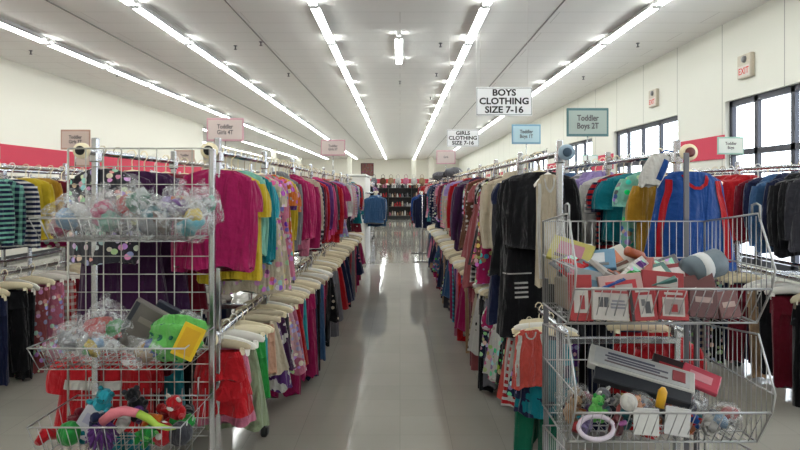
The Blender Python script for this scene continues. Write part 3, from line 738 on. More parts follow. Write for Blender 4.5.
card_sign(R1B-.08, 5.8, 2.03, .28, .19, 'sign_blue', 'sign_blue_in', 'Toddler\nBoys 1T', 'light blue framed card sign reading Toddler Boys, left of the teal one', tsz=.048)
card_sign(R1, 9.8, 2.02, .31, .225, 'sign_pink', 'sign_pink_in', 'Girls', 'pale pink card sign far down the rack right of the aisle', tsz=.05)
card_sign(R2B+.05, 6.3, 1.955, .28, .185, 'sign_green', 'sign_green_in', 'Toddler\nBoys', 'white and pale green card sign in front of the near window')
card_sign(R2, 9.0, 1.93, .24, .16, 'sign_green', 'sign_green_in', '', 'small pale card sign behind the teal sign by the windows')
def hang_sign(x, y, zc, w, h, lines, tsz, label):
    t = thing('hanging_sign', label, 'sign', (x, y, zc), 0, 'large white section signs')
    MB().box((0,0,0), (w,.012,h), bev=.003).build('board', M['sign_white'], t, False)
    b = MB()
    for sz in (-1, 1): b.box((0,-.0065,sz*(h/2-.012)), (w-.012,.002,.004))
    for sx in (-1, 1): b.box((sx*(w/2-.008),-.0065,0), (.004,.002,h-.02))
    b.build('border', M['ink'], t, False)
    for sx in (-1, 1): MB().tube([(sx*w*.42,0,h/2),(sx*w*.42,0,CH-zc)], .0015, 5).build('wire', M['white_plastic'], t)
    text(lines, tsz, (0,-.0085,0), (PI/2,0,0), M['ink'], t, .0025, sx=1.08, spacing=.95)
hang_sign(1.04, 6.0, 2.375, .56, .29, 'BOYS\nCLOTHING\nSIZE 7-16', .090, 'large white hanging sign reading BOYS CLOTHING SIZE 7-16')
hang_sign(1.10, 10.5, 2.39, .56, .30, 'GIRLS\nCLOTHING\nSIZE 7-16', .090, 'white hanging sign reading GIRLS CLOTHING SIZE 7-16, farther away')
def exit_sign(y, z, lb):
    t = thing('exit_sign', lb, 'exit sign', (XR, y, z), 0, 'exit signs on the right wall')
    MB().box((-.035,0,0), (.07,.36,.36), bev=.01).build('sign_box', cm((.86,.82,.74), .5), t, False)
    MB().box((-.072,0,-.075), (.004,.30,.17), bev=.001).build('sign_face', cm((.93,.88,.84), .4), t, False)
    text('EXIT', .14, (-.0755,0,-.077), (PI/2,0,-PI/2), M['sign_red'], t, .002, sx=.95)
    MB().lathe([(.05,-.01),(.055,.0),(.045,.03),(.02,.035)], axis='X').build('lamp_head', cm((.55,.55,.56), .3), t, True, (-.07,-.02,.10), (0, 0, PI))
exit_sign(9.13, EYE+1.87, 'cream exit sign with red EXIT letters, nearer one on the right wall')
exit_sign(12.45, EYE+1.88, 'cream exit sign with red EXIT letters, farther one on the right wall')
t = thing('wall_placard', 'tan placard fixed on the red band of the left wall', 'sign', (XL+.024, 12.0, 2.22))
MB().box((.01,0,.02), (.02,.50,.26), bev=.004).build('board', cm((.78,.68,.58), .6), t, False)
MB().box((.021,0,.03),(.004,.34,.05)).box((.021,0,-.04),(.004,.26,.03)).build('print', M['ink_grey'], t, False)

# ------------------------------------------------------------------ far end of the shop
def shelf_unit(x, y, label):
    t = thing('shelving_unit', label, 'shelf', (x, y, 0), 0, 'black shelving across the end of the aisle')
    MB().box((0,.25,.85), (1.2,.04,1.7)).build('back_panel', M['black'], t, False)
    for z in (.16, .62, 1.08, 1.54): MB().box((0,0,z), (1.2,.46,.03), bev=.004).build('shelf_board', cm((.22,.21,.20), .5), t, False)
    for sx in (-1, 1): MB().box((sx*.59,0,.85), (.03,.48,1.7)).build('side_post', M['black'], t, False)
    MB().box((0,-.2,.07), (1.2,.04,.14)).build('kick_plate', M['black'], t, False)
shoe = MB(); shoe.blob((0,0,.04), (.045,.12,.04), .05, 3, 12, 8).blob((0,.05,.07), (.04,.055,.055), .04, 4, 12, 8).box((0,0,.012), (.08,.22,.02), bev=.008)
shoe_me = shoe.mesh('shoe', [None])
fc = ['white','red','cream','black','tan','grey','pink','white','brown']
for u, x in enumerate((-2.4,-1.2,0,1.2,2.4)):
    w_ = ['far left','left','middle','right','far right'][u]
    shelf_unit(x, 30, 'black shelving unit across the far end of the aisle, %s' % w_)
    if abs(x) < 2:
        for si, z in enumerate((.175, .635, 1.095, 1.555)):
            for k_ in range(9):
                c = rnd.choice(fc); o = link('shoe', shoe_me, None, (x-.50+k_*.125, 29.9, z), (0, 0, rnd.uniform(-.2,.2)))
                setm(o, 0, cloth(c)); o.scale = (1, 1, rnd.uniform(1.2, 2.2))
                tag(o, '%s shoe, %s along the %s shelf, %s far shelving unit' % (c, ordn(k_+1), ['bottom','second','third','top'][si], w_), 'shoe', 'shoes on the far shelving')
# handbags / goods on top
bag = MB(); bag.blob((0,0,.13), (.15,.07,.13), .08, 8, 14, 8).tube([(-.09,0,.2),(-.07,0,.33),(0,0,.38),(.07,0,.33),(.09,0,.2)], .010, 6)
bag_me = bag.mesh('handbag', [None])
for k_, (x, c) in enumerate(((-.85,'brown'),(-.45,'tan'),(-.1,'white'),(.3,'pink'),(.7,'white'),(1.1,'tan'),(-1.3,'grey'))):
    o = link('handbag', bag_me, None, (x, 30.0, 1.70+.001)); setm(o, 0, cloth(c)); o.scale = (1.1,1,1.4)
    tag(o, '%s handbag on top of the far shelving, %s from its left end' % (c, ordn(sorted([-1.3,-.85,-.45,-.1,.3,.7,1.1]).index(x)+1)), 'handbag', 'handbags on top of the far shelving')
# white stand with white shirts left of the aisle end
t = thing('display_stand', 'white display stand standing beyond the left rack by the aisle', 'display stand', (-.92, 12.55, 0))
MB().box((0,0,.87), (.50,1.9,1.74), bev=.015).build('cabinet', M['white_plastic'], t, False)
MB().box((0,0,1.765), (.54,1.96,.045), bev=.01).build('top_board', M['trimwhite'], t, False)
MB().tube([(.24,-.9,1.42),(.42,-.9,1.42),(.42,.95,1.42),(.24,.95,1.42)], .0145, 8).build('low_rail', M['chrome'], t)
fill([], L1, RU, 14.1, 17.5, .2, 'upper rail beyond the white stand', 'garments beyond the white stand', girls, ['long','dress'], 71, hi=1)
t = thing('poster', 'dark red square poster high on the far wall', 'poster', (-2.95, YB, 3.25))
MB().box((0,-.02,0), (1.15,.04,1.15)).build('poster_frame', cm((.35,.12,.14), .6), t, False)
pm = cloth('dusty rose', 'floral', 'navy'); MB().box((0,-.045,0), (1.02,.006,1.02)).build('picture', pm, t, False)
t = thing('aisle_sign', 'small red sign above the far shelving', 'sign', (-.75, 32, 1.9))
MB().box((0,0,0), (.6,.02,.16), bev=.005).build('board', M['sign_red'], t, False); MB().tube([(0,.02,-1.9),(0,.02,.05)], .012, 8).build('post', M['chrome'], t)
# hats on top of the far right rack
for k_, (x, y, c, lb) in enumerate(((.95,10.5,'grey','grey soft hat'), (1.05,9.4,'charcoal','charcoal soft hat'), (1.0,8.4,'grey','second grey soft hat'), (1.0,11.5,'black','black soft hat'))):
    b = MB(); b.blob((0,0,.05), (.13,.11,.07), .08, k_, 16, 8).lathe([(.09,-.004),(.19,.0),(.195,.006),(.09,.012)])
    o = b.build('hat', [cloth(c)], None, True, (x-.25, y, RU+.02)); tag(o, '%s perched on the rack right of the aisle' % lb, 'hat', 'hats on the right rack')

# ------------------------------------------------------------------ grid panel with baskets (left foreground)
GX0, GX1, GY, GZ0, GZ1 = -1.405, -.805, 2.54, .08, 1.672
t = thing('grid_panel', 'chrome wire grid panel standing at the end of the left rack', 'display panel', (GX0, GY, 0))
b = MB(); n = 8; dx = (GX1-GX0)/n
for i in range(n+1): b.tube([(i*dx,0,GZ0),(i*dx,0,GZ1)], .0022 if 0 < i < n else .0045, 6)
z = GZ1; k = 0
while z > GZ0-.001:
    b.tube([(0,.005,z),(GX1-GX0,.005,z)], .0022 if k else .004, 6); z -= .0762; k += 1
b.build('wire_grid', M['gridwire'], t)
for sx in (0, GX1-GX0):
    MB().box((sx,-.10,.04), (.03,.24,.03), bev=.005).build('foot', M['chrome'], t, False)
MB().box((GX1-GX0+.012,0,.86), (.022,.03,1.62), bev=.004).build('side_post', M['chrome'], t, False)
def shelf_basket(zr, zb, depth, lb, x0=-1.36, x1=-.785, back=GY-.012):
    t = thing('wire_basket', lb, 'basket', (x0, back, 0), 0, 'wire baskets hung on the grid panel')
    w = x1-x0; yf = -depth; ys = yf+.04; b = MB(); r = .0022
    b.tube([(0,0,zr),(0,yf,zr),(w,yf,zr),(w,0,zr),(0,0,zr)], .0033, 6)
    b.tube([(.02,-.01,zb),(.02,ys,zb),(w-.02,ys,zb),(w-.02,-.01,zb),(.02,-.01,zb)], r, 6)
    k = int(w/.035)
    for i in range(k+1):
        x = .02+(w-.04)*i/k; xt = w*i/k
        b.tube([(xt,yf,zr),(x,ys,zb),(x,-.01,zb),(x,0,zr+.03)], r*.8, 5)
    for i in range(1, 5):
        y = lerp(0, yf, i/5); yb = lerp(-.01, ys, i/5)
        b.tube([(0,y,zr),(.02,yb,zb),(w-.02,yb,zb),(w,y,zr)], r*.8, 5)
    b.build('basket_wires', M['wire'], t)
    for xx in (.05, w-.05): MB().tube([(xx,.016,zr+.07),(xx,.002,zr+.075),(xx,-.004,zr+.03),(xx,0,zr)], .004, 6).build('hook', M['wire'], t)
shelf_basket(1.392, 1.305, .33, 'upper wire basket on the grid panel, full of plastic bags')
shelf_basket(.918, .83, .34, 'middle wire basket on the grid panel, holding the green bag')
shelf_basket(.630, .50, .34, 'lowest wire basket on the grid panel, holding loose toys', x1=-.80)
# bagged toys
def bagged(x, y, z, rx, ry, rz_, seed, cols, lb, grp, knot=True):
    q = random.Random(seed)
    t = thing('bagged_toys', lb, 'bag of toys', (x, y, z), 0, grp)
    f = MB().blob((0,0,0), (rx*1.15,ry*1.1,rz_*1.15), .15, seed, 30, 18)
    if knot: f.tube([(0,0,rz_*.8),(q.uniform(-.01,.01),0,rz_*1.15),(q.uniform(-.02,.02),-.01,rz_*1.35)], [.022,.008,.024], 9)
    f.build('plastic_film', M['film'], t)
    for i, c in enumerate(cols):
        a = q.uniform(0, 2*PI); d = q.uniform(.2,.6)
        bx = MB().blob((math.cos(a)*rx*d, math.sin(a)*ry*d*.6-.01, q.uniform(-.35,.35)*rz_), (rx*q.uniform(.35,.6), ry*q.uniform(.4,.6), rz_*q.uniform(.32,.55)), .14, seed*9+i, 14, 9, rot=Euler((q.uniform(-1,1), q.uniform(-1,1), q.uniform(-1,1))))
        bx.build('toy', cm(PAL[c], .6, 'toy'), t)
G1 = 'bagged toys in the upper basket'
yb = 2.36
for a in ((-1.285,yb-.02,1.385,.085,.09,.075,1,['light blue','magenta','white','pale pink'],'clear bag with light blue and pink toys, at the basket left end'),
          (-1.175,yb,1.40,.085,.10,.085,2,['hot pink','hot pink','pink','mint'],'clear bag with hot pink toy in the upper basket'),
          (-1.06,yb+.02,1.42,.085,.10,.095,3,['tan','maroon','red','dark green','cream'],'clear bag with maroon and tan toys, tallest in the upper basket'),
          (-.96,yb-.02,1.39,.085,.10,.075,4,['grey','denim blue','teal','brown'],'clear bag with blue and teal pieces in the upper basket'),
          (-.875,yb+.02,1.415,.08,.09,.085,5,['purple','mustard','orange','cream','lilac'],'clear bag with purple and mustard toys in the upper basket'),
          (-.80,yb-.03,1.375,.065,.09,.07,6,['turquoise','turquoise','yellow'],'clear bag with turquoise toy near the basket right end'),
          (-.785,yb+.05,1.42,.06,.08,.08,7,['white','mint','grey'],'crumpled clear bag at the right end of the upper basket')):
    bagged(*a, G1)
bagged(-1.27, 2.34, .905, .08, .09, .07, 8, ['white','brown','tan','grey'], 'clear bag with brown pieces at middle basket left end', 'bagged toys in the middle basket')
bagged(-1.15, 2.36, .965, .085, .09, .085, 9, ['red','coral','red','green'], 'clear bag of red and pink toys in the middle basket', 'bagged toys in the middle basket')
bagged(-1.13, 2.25, .90, .07, .05, .05, 10, ['green','light blue','yellow'], 'small clear bag with green and blue pieces, middle basket front', 'bagged toys in the middle basket', False)
bagged(-.97, 2.27, .885, .07, .07, .05, 13, ['mustard','tan','blue'], 'small clear bag with tan pieces below the grey book', 'bagged toys in the middle basket', False)
def slab(name, lb, cat, loc, size, rot, col, face=None, grp=None, spine=None, bev=.004, rough=.5):
    t = link(name, None, None, loc, rot); tag(t, lb, cat, grp)
    MB().box((0,0,0), size, bev=bev).build('cover', cm(col, rough), t, False)
    if face:
        for j, (fx, fz, fw, fh, fc_) in enumerate(face):
            MB().box((fx*size[0]/2, -size[1]/2-.001-.0006*j, fz*size[2]/2), (fw*size[0], .002, fh*size[2])).build('printed_panel', cm(fc_, .5), t, False)
    return t
slab('book', 'grey hardback book leaning in the middle basket', 'book', (-1.01, 2.36, .955), (.15,.03,.20), (.25, .55, .15), (.42,.40,.38), [(-.82,0,.12,.96,(.16,.18,.22)), (.1,.35,.5,.12,(.55,.52,.48))])
slab('book', 'dark thin book behind the grey hardback in the basket', 'book', (-.95, 2.42, .94), (.14,.02,.20), (.2, .5, .1), (.16,.18,.24))
t = thing('gift_bag', 'green dotted pouch with a yellow tag in middle basket', 'pouch', (-.865, 2.31, .93))
gm_ = cm((.36,.74,.34), .5, 'pouch'); b = MB().blob((0,0,0), (.105,.06,.085), .16, 21, 26, 16, rot=Euler((0,-.3,0))); 
_cm['gd'] = None
PAL['lime'] = (.34,.62,.30); b.build('pouch_body', cloth('lime', 'dotted', 'dark green'), t)
MB().blob((.04,.02,.045), (.06,.04,.05), .2, 24, 18, 10).build('window_film', M['film'], t)
tg = MB().box((0,0,0), (.085,.004,.13), rot=Euler((0,.45,.1)), bev=.002); tg.build('yellow_tag', cm((.93,.78,.08), .5), t, False, (.075,-.07,.0))
MB().box((0,-.004,0), (.06,.001,.10), rot=Euler((0,.45,.1))).build('tag_print', cm((.88,.68,.06), .5), t, False, (.075,-.07,.0))
# loose toys in lowest basket
def plush(loc, s, c1, c2, lb, rot=(0,0,0), grp='loose toys in the lowest basket'):
    t = link('plush_toy', None, None, loc, rot); tag(t, lb, 'soft toy', grp)
    b = MB(); b.blob((0,0,0), (s*.5,s*.42,s*.55), .06, 1); b.blob((0,-.02*s,s*.75), (s*.42,s*.38,s*.38), .04, 2)
    for sx in (-1, 1):
        b.blob((sx*s*.45,-s*.2,s*.1), (s*.16,s*.16,s*.34), .05, 3, rot=Euler((.6,sx*.8,0))); b.blob((sx*s*.28,-s*.4,-s*.4), (s*.19,s*.32,s*.18), .05, 4)
    b.build('toy_body', cloth(c1), t)
    for sx in (-1, 1): MB().blob((sx*s*.32,0,s*1.08), (s*.15,s*.08,s*.17), .03, 5).build('ear', cloth(c2), t)
    MB().blob((0,-s*.36,s*.68), (s*.2,s*.12,s*.14), 0, 6).build('muzzle', cloth(c2), t)
    e = MB()
    for sx in (-1, 1): e.blob((sx*s*.16,-s*.37,s*.85), (s*.04,s*.03,s*.05), 0, 7, 8, 6)
    e.build('eyes', M['rubber'], t)
plush((-1.16,2.33,.66), .075, 'turquoise', 'teal', 'teal soft toy at the left of lowest basket', (.4,.5,0))
plush((-1.02,2.33,.66), .07, 'black', 'charcoal', 'black soft toy in the lowest basket', (.3,-.3,.3))
plush((-.87,2.34,.63), .075, 'red', 'white', 'red soft toy at the right of lowest basket', (.5,.2,-.3))
plush((-.95,2.25,.58), .06, 'green', 'lime', 'green soft toy in the front of lowest basket', (.9,.6,.3))
t = thing('yarn_pompom', 'purple fluffy pompom at the front of lowest basket', 'pompom', (-1.115, 2.245, .60))
b = MB(); q = random.Random(5)
for i in range(60):
    d = Vector((q.gauss(0,1), q.gauss(0,1), q.gauss(0,1))).normalized(); b.tube([d*.01, d*.04+Vector((0,0,-.01)), d*.058+Vector((0,0,-.028))], [.008,.007,.004], 5)
b.build('strands', cloth('purple'), t)
slab('card_package', 'white card package leaning behind the purple pompom', 'package', (-1.17, 2.29, .60), (.12,.012,.12), (-.3,.5,.1), (.72,.72,.76), [(0,.2,.7,.3,(.62,.62,.72))])
t = thing('toy_snake', 'pink and lime rubber toy snake draped over lowest basket', 'toy', (-1.0, 2.22, .66))
MB().tube([(-.10,0,-.02),(-.06,-.01,.012),(-.02,0,.02),(.03,0,.01)], [.018,.02,.018,.015], 10).build('toy_head', cm((.85,.45,.50), .5), t)
MB().tube([(.03,0,.01),(.07,0,-.01),(.10,.0,-.035),(.14,.01,-.05),(.17,0,-.045)], [.015,.014,.012,.009,.004], 10).build('tail', cm((.65,.78,.25), .5), t)
for k_, (x, c, lb) in enumerate(((-.90,'red','red and white dotted ball, rightmost in lowest basket'), (-.83,'charcoal','dark ball at the right end of lowest basket'), (-1.25,'green','green ball at the left end of lowest basket'))):
    b = MB().blob((0,0,0), (.045,.045,.045), .02, k_); o = b.build('toy_ball', [cloth(c, 'dotted' if k_ == 0 else 'plain')], None, True, (x, 2.27, .575)); tag(o, lb, 'toy ball', 'loose toys in the lowest basket')

# ------------------------------------------------------------------ stacked wire bins (right foreground)
BX0, BX1, BYB, BYF = .62, 1.32, 2.60, 2.13
def bin_tier(zfloor, ztop, lb, handles):
    """one stacking bin: tall back and sides, low front"""
    t = thing('wire_bin', lb, 'wire bin', (BX0, BYB, 0), 0, 'stacked wire bins')
    w = BX1-BX0; D = BYF-BYB; rim = zfloor+.14
    H = ztop; prof = [(D+.09, zfloor), (D-.0, rim-.0), (D-.02, rim+.07), (D+.08, H)]     # front edge profile of the sides
    def front(z):
        for (y1, z1), (y2, z2) in zip(prof, prof[1:]):
            if z1 <= z <= z2: return lerp(y1, y2, (z-z1)/(z2-z1))
        return prof[-1][0]
    hb = H-.05
    b = MB(); k = int(w/.030)
    for i in range(k+1): b.tube([(w*i/k,0,zfloor),(w*i/k,0,hb)], .0016, 5)
    for z in (zfloor, (zfloor+hb)/2+.02, hb): b.tube([(0,0,z),(w,0,z)], .003, 6)
    b.build('back_panel', M['wire'], t)
    for xs in (0, w):
        b = MB(); k = 15
        for i in range(k+1):
            y = D*i/k
            ztp = lerp(hb, H, i/k) if y > D+.08 else None
            zlo = zfloor
            if y < D+.09: zlo = lerp(zfloor, rim, (D+.09-y)/.09)
            if ztp is None: ztp = lerp(H, rim+.07, (D+.08-y)/.10)
            b.tube([(xs,y,zlo),(xs,y,max(ztp, zlo+.01))], .0016, 5)
        b.tube([(xs,0,zfloor),(xs,0,hb),(xs,prof[3][0],H),(xs,prof[2][0],prof[2][1]),(xs,prof[1][0],prof[1][1]),(xs,prof[0][0],zfloor),(xs,0,zfloor)], .0042, 7)
        b.tube([(xs,0,rim+.07),(xs,prof[2][0],rim+.07)], .0032, 6)
        b.build('side_panel', M['wire'], t)
        if handles: MB().tube([(xs,D+.12,H-.005),(xs,D+.12,H+.03),(xs,D+.09,H+.036),(xs,D+.07,H+.03),(xs,D+.07,H-.03)], .0042, 7).build('handle', M['wire'], t)
    b = MB(); k = int(w/.033)
    for i in range(k+1): b.tube([(w*i/k,D,rim),(w*i/k,D+.09,zfloor)], .0018, 5)
    b.tube([(0,D,rim),(w,D,rim)], .0045, 7); b.tube([(0,D+.09,zfloor),(w,D+.09,zfloor)], .004, 7)
    b.build('front_panel', M['wire'], t)
    b = MB()
    for i in range(k+1): b.tube([(w*i/k,0,zfloor+.003),(w*i/k,D+.09,zfloor+.003)], .0018, 5)
    for i in range(1, 5): b.tube([(0,D*i/5,zfloor),(w,D*i/5,zfloor)], .003, 6)
    b.build('floor_grid', M['wire'], t)
    return t
bin_tier(1.005, 1.41, 'top wire bin of the stack, full of packages', True)
bin_tier(.565, .965, 'middle wire bin of the stack, holding loose toys', False)
bin_tier(.125, .525, 'bottom wire bin of the stack, mostly below the picture', False)
t = thing('bin_stand', 'grey steel upright frame behind the stacked wire bins', 'stand', ((BX0+BX1)/2, BYB+.03, 0))
for sx in (-1, 1):
    MB().box((sx*.33,0,.56), (.02,.02,1.1), bev=.003).build('post', M['steel_grey'], t, False); MB().box((sx*.33,-.22,.012), (.03,.50,.024), bev=.004).build('foot', M['steel_grey'], t, False)
t = thing('price_post', 'slim steel post rising behind the bins to the rail end', 'post', (1.262, 2.645, 0))
MB().box((0,0,.84), (.022,.012,1.64), bev=.002).build('strip', M['steel_grey'], t, False)
MB().box((0,0,.010), (.10,.08,.02), bev=.003).build('base_plate', M['steel_grey'], t, False)
# contents, top bin: packages standing along the front
GP = 'packages in the top wire bin'
RED = (.62,.08,.12); WH = (.74,.72,.70); BK = (.08,.08,.10)
pk = [(.672, 2.235, 1.095, .085, .17, RED, [(0,-.15,.62,.5,WH),(0,.3,.5,.08,WH),(.1,-.2,.2,.3,(.6,.15,.18))], 'red card package at the front left corner of top bin', 0),
      (.775, 2.215, 1.075, .135, .12, WH, [(-.55,.1,.12,.3,(.25,.25,.28)),(-.25,.1,.12,.3,(.25,.25,.28)),(.4,-.2,.4,.06,(.5,.5,.55)),(.4,.0,.4,.06,(.5,.5,.55)),(.4,.2,.35,.06,(.5,.5,.55)),(0,.75,.9,.08,(.6,.2,.22))], 'white card package with grey print, front of top bin', .06),
      (.893, 2.212, 1.075, .10, .12, RED, [(-.85,0,.12,1,BK),(.2,-.1,.5,.66,WH),(.3,-.2,.2,.36,(.25,.25,.28)),(.0,.1,.14,.2,(.4,.4,.42)),(0,.8,.5,.07,WH)], 'red package with black edge and white window, front of top bin', -.05),
      (1.005, 2.212, 1.072, .11, .11, RED, [(0,-.12,.72,.62,WH),(0,-.12,.60,.50,(.60,.55,.55)),(.05,-.2,.2,.25,RED),(0,.75,.6,.08,WH)], 'red package with white framed panel, front of top bin', .04),
      (1.12, 2.22, 1.075, .11, .10, (.35,.18,.18), [(0,.3,.6,.2,(.7,.6,.58))], 'dark maroon package right of the red ones', .10),
      (1.22, 2.235, 1.07, .08, .10, (.48,.30,.30), [(0,0,.6,.2,(.75,.65,.62))], 'dusty brown package at the front right of top bin', -.12),
      (.72, 2.29, 1.12, .12, .14, (.58,.60,.62), [(0,0,.8,.5,(.30,.45,.55))], 'grey blue package behind the red corner package', .2),
      (.84, 2.28, 1.115, .17, .12, (.75,.62,.60), [(.0,.1,.7,.5,(.75,.15,.2)),(.1,.1,.4,.25,WH)], 'pale package with red print, second row of top bin', -.1),
      (1.0, 2.29, 1.12, .16, .13, (.62,.10,.14), [(.2,.4,.5,.3,WH)], 'dark red long package with white label, second row', .1),
      (1.14, 2.30, 1.11, .14, .12, (.42,.20,.20), None, 'maroon package in the second row of top bin', -.15)]
for x, y, z, w_, h_, c, f, lb, r_ in pk:
    slab('card_package', lb, 'package', (x, y, z), (w_,.016,h_), (-.20, r_, rnd.uniform(-.08,.08)), c, f, GP, bev=.002)
mags = [(.70,2.46,1.24,(.66,.62,.28),(.66,.40,.48),'yellow magazine at the back left of the top bin'), (.78,2.42,1.21,(.32,.50,.62),(.75,.76,.78),'light blue magazine with white patch in top bin'),
        (.86,2.46,1.20,(.80,.78,.74),(.85,.50,.35),'off-white booklet with orange print in the top bin'), (.74,2.36,1.17,(.82,.84,.86),(.35,.62,.78),'white and blue booklet left in the top bin'),
        (.84,2.36,1.165,(.62,.60,.58),(.80,.42,.30),'grey booklet with orange picture in the top bin'), (.93,2.42,1.18,(.60,.20,.16),(.85,.80,.70),'red brown booklet in the middle of top bin'),
        (.97,2.34,1.155,(.22,.42,.40),(.80,.80,.76),'dark teal booklet in the middle of top bin'), (1.06,2.38,1.15,(.55,.14,.18),(.88,.84,.84),'dark red pack with white label in the middle'),
        (1.15,2.42,1.15,(.46,.24,.24),(.60,.42,.40),'long maroon fabric pack at the right of top bin'), (1.02,2.48,1.17,(.76,.74,.70),(.45,.30,.22),'cream booklet at the back of the top bin')]
for i, (x, y, z, c, c2, lb) in enumerate(mags):
    slab('booklet', lb, 'booklet', (x, y, z), (.17,.018,.12), (-1.05+rnd.uniform(-.2,.3), rnd.uniform(-.4,.4), rnd.uniform(-.6,.6)), c, [(rnd.uniform(-.2,.2),.1,.6,.5,c2),(0,-.6,.7,.12,tuple(v*.5 for v in c2))], 'booklets piled in the top wire bin', bev=.002)
for i, (x, y, z) in enumerate(((.72,2.40,1.09),(.86,2.44,1.08),(1.0,2.44,1.08),(1.13,2.46,1.07),(1.23,2.40,1.06))):
    slab('box', 'flat carton lying under the booklets of the top bin, %s from its left' % ordn(i+1), 'box', (x, y, z-.01), (.14,.22,.09+.02*(i < 3)), (0,0,rnd.uniform(-.15,.15)), [(.55,.5,.45),(.3,.35,.45),(.6,.3,.3),(.4,.3,.28),(.5,.5,.55)][i], None, 'cartons at the bottom of the top bin')
t = thing('rolled_pouch', 'grey and white rolled blanket pouch at right of top bin', 'pouch', (1.20, 2.36, 1.19), .3)
MB().tube([(-.085,0,-.01),(-.08,0,-.008),(.06,0,.02),(.075,0,.023)], [.03,.052,.056,.035], 18).build('roll', cm((.40,.46,.50), .5), t)
MB().tube([(-.045,0,-.001),(-.005,0,.007)], [.0545,.0565], 18).build('paper_band', cm((.85,.86,.86), .5), t)
b = MB().lathe([(.012,-.05),(.02,-.045),(.02,.03),(.008,.045),(.008,.06)], axis='X').build('toy_bottle', [cm((.62,.28,.14), .3)], None, True, (.955, 2.43, 1.235), (0,.35,.3)); tag(b, 'small orange brown bottle lying on the booklets', 'bottle')
# contents, middle bin
GM = 'things in the middle wire bin'
t = slab('long_box', 'long white lettered box lying diagonally across middle bin', 'box', (.96, 2.40, .775), (.40,.04,.10), (-.95,.22,-.30), (.78,.78,.76), [(0,0,.9,.75,(.74,.75,.76)),(-.2,.45,.45,.10,(.30,.32,.40)),(-.1,.15,.6,.07,(.35,.35,.42)),(-.15,-.1,.5,.07,(.35,.35,.42)),(.7,.1,.12,.5,(.6,.25,.28)),(-.1,-.4,.6,.06,(.45,.4,.42))], GM)
slab('long_box', 'dark long box under the white lettered box', 'box', (.95, 2.36, .735), (.36,.04,.09), (-.9,.2,-.3), (.12,.14,.18), None, GM)
slab('card_package', 'pink and red package at the right of middle bin', 'package', (1.19, 2.38, .745), (.14,.025,.09), (-.9,.3,-.5), (.80,.25,.35), [(0,0,.6,.4,(.9,.6,.65))], GM)
slab('card_package', 'black and red package behind the pink one', 'package', (1.12, 2.45, .755), (.18,.03,.10), (-.9,.25,-.4), (.18,.10,.12), [(0,0,.7,.3,(.7,.1,.15))], GM)
slab('price_card', 'white blank card at the front of middle bin', 'card', (.905, 2.205, .645), (.095,.004,.095), (-.2,.08,0), (.86,.86,.85), None, GM)
slab('price_card', 'second white card right of the first, middle bin', 'card', (1.02, 2.205, .645), (.095,.004,.10), (-.2,.18,0), (.84,.84,.84), None, GM)
b = MB().blob((0,0,0), (.032,.032,.032), 0, 1, 20, 12).build('toy_ball', [cloth('white', 'dotted', 'navy')], None, True, (.842, 2.21, .715)); tag(b, 'white ball with dark marks at the front of middle bin', 'toy ball', GM)
plush((.74,2.27,.66), .055, 'lime', 'green', 'lime green soft toy in the middle bin', (.1,.2,.2), GM)
plush((.89,2.24,.69), .035, 'peach', 'tan', 'peach coloured small soft toy beside the white ball', (.1,-.2,-.1), GM)
plush((.66,2.32,.64), .06, 'tan', 'brown', 'tan soft toy at the left end of middle bin', (.3,.3,.5), GM)
plush((.79,2.37,.66), .07, 'grey', 'white', 'grey and white soft toy deeper in middle bin', (.6,-.3,.4), GM)
plush((1.10,2.27,.62), .05, 'blue', 'red', 'blue soft toy at the right of middle bin', (.9,.3,-.3), GM)
b = MB().tube([(0,0,-.03),(0,0,.03),(0,0,.045)], [.017,.017,.007], 14).build('toy_bottle', [cm((.90,.68,.10), .35)], None, True, (.975, 2.24, .715), (0,.2,0)); tag(b, 'small yellow bottle standing behind the white cards', 'bottle', GM)
t = thing('toy_racket', 'white oval toy racket at the left front of middle bin', 'toy', (.72, 2.20, .625), .2)
MB().tube([(math.cos(a)*.07, math.sin(a)*.02, math.sin(a)*.035) for a in [2*PI*i/20 for i in range(21)]], .009, 8, caps=False).build('rim', cm((.85,.80,.86), .4), t)
MB().tube([(.07,0,0),(.12,.0,.01)], .010, 8).build('grip', cm((.60,.30,.55), .4), t)
for i, (x, y, c, lb) in enumerate(((.69,2.24,'lilac','lilac'),(.80,2.23,'maroon','maroon'),(1.07,2.24,'orange','orange'),(1.16,2.24,'white','white'),(1.20,2.28,'navy','navy'),(1.24,2.33,'tan','tan'),(.95,2.30,'purple','purple'),(1.03,2.33,'grey','grey'),(.86,2.30,'teal','teal'))):
    b = MB().box((0,0,0), (.06,.045,.05), bev=.012).blob((.01,0,.03), (.022,.018,.02), .1, i)
    o = b.build('toy_block', [cm(PAL[c], .4, 'toy')], None, True, (x, y, .61), (rnd.uniform(-.5,.5), rnd.uniform(-.5,.5), rnd.uniform(0,3))); tag(o, '%s plastic toy lying in the bottom of middle bin' % lb, 'toy', GM)

